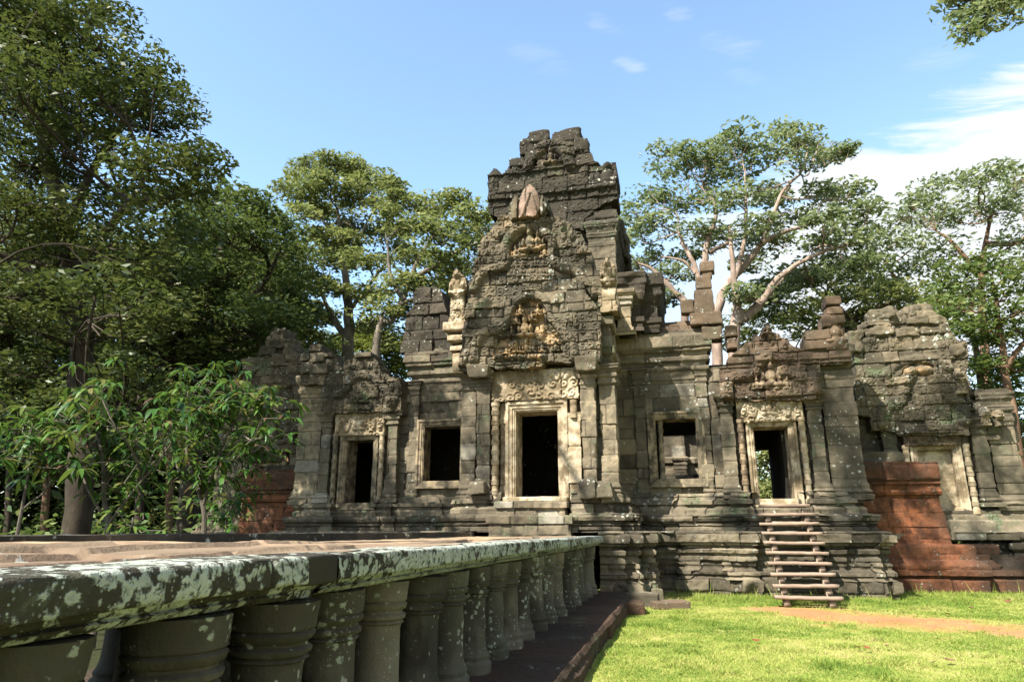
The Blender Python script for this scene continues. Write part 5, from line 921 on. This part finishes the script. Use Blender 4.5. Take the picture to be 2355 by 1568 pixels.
# broad-leaved saplings beyond the causeway
def whorl(acc, dry, c, up, nleaf, L, rg, tone):
    """a rosette of long drooping leaves at a twig end"""
    for k in range(nleaf):
        th = rg.rand()*2*np.pi; l = L*(.4+.9*rg.rand()); el = .55-.75*rg.rand()
        d = np.array((math.cos(th), math.sin(th), 0.)); n = 5; ts = np.linspace(0, 1, n)
        sd_ = np.array((-math.sin(th), math.cos(th), 0.)); dr = .35+.6*rg.rand()
        P = c+np.outer(ts*l, d)*.85+np.outer(l*(el*ts-dr*ts*ts), (0, 0, 1.))+d*.05
        wd = l*.13*np.array((.15, .8, 1., .72, .03)); tw = (rg.rand()-.5)*.8
        sv = sd_*math.cos(tw)+np.array((0, 0, math.sin(tw)))
        V = np.stack((P-sv*wd[:, None], P-np.array((0, 0, .12))*wd[:, None]*1.5, P+sv*wd[:, None]), 1).reshape(-1, 3)
        t = np.clip(tone+.22*rg.randn(), 0, 1); (dry if rg.rand() < .06 else acc).add(V, gridq(n, 3), (t, rg.rand(), 0))
def sapling(label, base, stems, tips, seed, L=.36, nl=13):
    rg = np.random.RandomState(seed); rt = root('sapling', label, 'sapling', 'broad-leaved saplings beyond the causeway', (base[0], base[1], 0)); off = np.array((base[0], base[1], 0))
    ta, la, da = Acc(), Acc(), Acc(); nodes = []
    for pts, r0, r1 in stems:
        sp = np.array(smooth_pts(pts, 6)) if len(pts) > 2 else bent(pts[0], pts[1], 8, rg, .05)
        tube(ta, sp-off, np.linspace(r0, r1, len(sp)), 8); nodes += list(sp)
    NP = np.array(nodes)
    for tp_ in tips:
        d = np.linalg.norm(NP-np.array(tp_), axis=1)+1.0*np.maximum(0, NP[:, 2]-tp_[2]); i = int(np.argmin(d))
        br = bent(NP[i], tp_, 7, rg, .08); tube(ta, br-off, np.linspace(.018, .008, 7), 5)
        tone = .15+.5*rg.rand()
        whorl(la, da, np.array(tp_)-off, 1, int(nl*(.7+.6*rg.rand())), L, rg, tone)
        for q in (2, 3, 5): whorl(la, da, br[q]-off, 1, 4, L*.85, rg, tone*.8)
        for q in range(4):
            e = np.array(tp_)+rg.randn(3)*np.array((.28, .28, .16))*L/.22; tube(ta, bent(br[4], e, 4, rg, .1)-off, np.linspace(.008, .005, 4), 4); whorl(la, da, e-off, 1, int(nl*.75), L*(.8+.35*rg.rand()), rg, np.clip(tone+.2*rg.randn(), .05, .8))
    ta.make('stem', BARKG, rt); la.make('foliage', LF_BROAD, rt)
    if da.V: da.make('dry_foliage', LF_DRY, rt)
def G(px, Y): p = at(px, 1219, Y); return (p[0], Y, 0)
def TP(lst, Y, sd):
    rg = np.random.RandomState(sd); return [at(px+rg.randn()*4, py, Y+.45*rg.randn()) for px, py in lst]
rj = np.random.RandomState(9)
def scat(x0, x1, y0, y1, n): return [(x0+(x1-x0)*rj.rand(), y0+(y1-y0)*rj.rand()) for _ in range(n)]
Y1 = 9.0
sapling('middle sapling with a pale forked stem and wide rosettes of long leaves', G(252, Y1), [([G(252, Y1), at(248, 1215, Y1), at(240, 1150, Y1), at(235, 1050, Y1), at(215, 960, Y1)], .05, .018), ([at(252, 1210, Y1), at(205, 1130, Y1), at(185, 1080, Y1)], .025, .012), ([at(250, 1205, Y1), at(290, 1150, Y1-.2), at(330, 1100, Y1-.3)], .025, .012), ([at(240, 1120, Y1), at(270, 1080, Y1)], .02, .01)],
        TP([(150, 920), (190, 905), (230, 915), (265, 940), (300, 950), (340, 965), (380, 985), (170, 960), (220, 960), (270, 990), (320, 1010), (360, 1020), (400, 1000), (200, 1010), (130, 985), (300, 1060), (340, 1070), (280, 1120), (310, 1100), (250, 1040), (150, 1030), (240, 905)], Y1, 1), 801, .235)
sapling('leftmost sapling on a thin grey stem at the picture edge', G(42, 8.6), [([G(42, 8.6), at(45, 1200, 8.6), at(62, 1110, 8.6), at(75, 1020, 8.6)], .035, .014), ([at(55, 1170, 8.6), at(110, 1120, 8.6)], .02, .01)],
        TP([(20, 980), (60, 985), (100, 960), (135, 1000), (30, 1020), (70, 1030), (110, 1040), (150, 1050), (10, 1060), (130, 1080), (-20, 1000), (170, 1060), (60, 965), (95, 1005)], 8.6, 2), 802, .235)
sapling('bushy sapling with drooping dry leaves, against the red wall and left gable', G(470, 11), [([G(470, 11), at(470, 1215, 11), at(455, 1120, 11), at(430, 1040, 11), at(440, 920, 11), at(480, 860, 11)], .05, .014), ([at(468, 1160, 11), at(500, 1050, 11), at(560, 940, 11), at(600, 900, 11)], .035, .012), ([at(460, 1130, 11), at(400, 1060, 11), at(390, 960, 11)], .025, .01)],
        TP([(480, 850), (430, 890), (400, 905), (470, 890), (520, 885), (560, 880), (600, 890), (390, 940), (440, 950), (500, 930), (560, 930), (600, 925), (615, 940), (410, 990), (470, 1000), (530, 990), (590, 980), (630, 985), (560, 1040), (600, 1040), (500, 1060), (440, 1060), (400, 1040), (540, 1100), (470, 1110), (590, 1000), (610, 960)]+scat(420, 620, 900, 1120, 10), 11, 3), 803, .26, 12)
sapling('small sprout with bright yellow-green leaves just over the far kerb', G(303, 8.2), [([G(303, 8.2), at(303, 1215, 8.2), at(303, 1200, 8.2)], .02, .008)], [at(303, 1205, 8.2), at(308, 1212, 8.1)], 804, .22, 9)
sapling('low leafy shoot beside the foot of the left red wall', G(520, 12.5), [([G(520, 12.5), at(520, 1190, 12.5)], .03, .01)], TP([(500, 1160), (530, 1170), (515, 1185), (545, 1150), (490, 1190)], 12.5, 5), 805, .26, 10)
# shade-loving undergrowth in the wood
rg = np.random.RandomState(12); n = 20000
ux = -34+32*rg.rand(n); uy = 12+26*rg.rand(n)
keep = (ux < -5.5-.30*uy) & ~((ux > -13) & (uy > 21)); ux, uy = ux[keep], uy[keep]
uz = np.abs(rg.randn(len(ux)))*np.where(uy > 22, .95, .45)*(1.2+vnoise(ux*.5, uy*.5, 0*ux, 3))+.05
V, Q, A = leaves(np.stack((ux, uy, uz), 1), .34, 13, .1)
tag(mk('undergrowth', V, Q, LF_MID, None, A, False), kind='stuff')

# ------------------------------------------------------------------ lawn
rg = np.random.RandomState(21); n = 520000
y = 5.2+17.2*rg.rand(n)**1.25; x = 2.55+(.45*y+6.5)*rg.rand(n)
dm = dirt_at(x, y); ok = (rg.rand(n) < (1-dm)**2.3) & ~((x < 3.05) & (y > 17.9)) & ~((y > 19.45) & (x < 8.9)) & (y < 21.75) & ~((np.abs(x-2.75) < .35) & (np.abs(y-16.9) < .22))
patch = fbm(x*.9, y*.9, 0*x, 8, 4); fine_ = fbm(x*4, y*4, 0*x, 9, 3)
ok &= rg.rand(n) > .5*sstep(fine_, .05, .35)+.55*sstep(patch, .16, .36)
x, y, patch, fine_ = x[ok], y[ok], patch[ok], fine_[ok]; n = len(x)
h = (.022+.026*rg.rand(n))*(1+.8*sstep(y, 17.2, 19.5)*(x > 2.9)*(dirt_at(x, y) < .1)); h = h*(.75+1.0*sstep(fbm(x*2.2, y*2.2, 0*x, 31, 3), .02, .3)); lean = rg.randn(n, 2)*.9*h[:, None]; th = rg.rand(n)*np.pi; wd = .0032+.0022*rg.rand(n)+.00022*y
zb = .03*fbm(x*.5, y*.5, 0*x, 3, 3)*sstep(x, 2.4, 3.2)-.025
ca, sa = np.cos(th)*wd, np.sin(th)*wd
V = np.stack((np.stack((x-ca, y-sa, zb), 1), np.stack((x+ca, y+sa, zb), 1), np.stack((x+lean[:, 0], y+lean[:, 1], zb+h), 1)), 1).reshape(-1, 3)
tn = np.clip(.37+.85*patch+.3*fine_+.22*rg.randn(n), 0, 1); A = np.repeat(np.stack((tn, tn, 0*tn), 1), 3, 0)
tag(mk('lawn_grass', V, np.zeros((0, 4)), LF_GRASS, None, A, False, tris=np.arange(n*3).reshape(-1, 3)), kind='stuff')
# tufts along the foot of the laterite wall and the plinth
rg = np.random.RandomState(33); n = 2600
x = np.concatenate((8.9+6*rg.rand(n), 3.2+5.4*rg.rand(n))); y = np.concatenate((21.55+.2*rg.rand(n), 19.38+.14*rg.rand(n))); n = len(x)
h = .05+.10*rg.rand(n)**3+.3*(rg.rand(n) > .992); lean = rg.randn(n, 2)*.35*h[:, None]; wd = .006+.004*rg.rand(n)
V = np.stack((np.stack((x-wd, y, 0*x-.02), 1), np.stack((x+wd, y, 0*x-.02), 1), np.stack((x+lean[:, 0], y+lean[:, 1], h), 1)), 1).reshape(-1, 3)
A = np.repeat(np.stack((rg.rand(n)*.8, rg.rand(n), 0*x), 1), 3, 0)
tag(mk('wall_foot_grass', V, np.zeros((0, 4)), LF_GRASS, None, A, False, tris=np.arange(n*3).reshape(-1, 3)), kind='stuff')
# fallen leaves on the lawn
FL = [(1735, 1472, .07, .2, 'bright orange-red fallen leaf alone on the lawn below the stairs'), (1973, 1488, .07, .35, 'orange fallen leaf, left one of a pair on the lawn'), (1994, 1490, .07, .3, 'orange fallen leaf, right one of a pair on the lawn'), (2180, 1518, .08, .6, 'brown curled fallen leaf beside a grey one, right part of the lawn'), (2147, 1523, .06, 1., 'grey fallen leaf on the right part of the lawn'), (2000, 1525, .05, .6, 'small brown fallen leaf in the middle of the lawn'), (2318, 1383, .10, .5, 'brown fallen leaf near the foot of the laterite wall'), (2232, 1398, .10, .6, 'brown fallen leaf lying just above the dirt path'), (2320, 1380, .08, .4, 'second brown fallen leaf near the foot of the laterite wall'), (2040, 1485, .06, .6, 'dark thin fallen leaf right of the orange pair'), (2180, 1412, .09, .5, 'dry fallen leaf on the far edge of the dirt path')]
for k, (px, py, s_, tn, lab) in enumerate(FL):
    gx_, gy_ = atz(px, py, .03); rg = np.random.RandomState(900+k); n = 6; t = np.linspace(0, 1, n); wd = np.array((.05, .5, .7, .65, .4, .02))*s_*.7
    P = np.stack((t*s_*2-s_, 0*t, .035+.6*s_*(t-.5)**2*2), 1); V = np.stack((P-np.stack((0*t, wd, -.35*wd), 1), P, P+np.stack((0*t, wd, .35*wd), 1)), 1).reshape(-1, 3)
    o = mk('fallen_leaf', V, gridq(n, 3), LF_FALL, None, np.tile((tn, .5, 0), (n*3, 1))); o.location = (gx_, gy_, .0); o.rotation_euler = (.2*rg.randn(), .2*rg.randn(), rg.rand()*6.28); tag(o, lab, 'leaf', 'fallen leaves on the lawn')
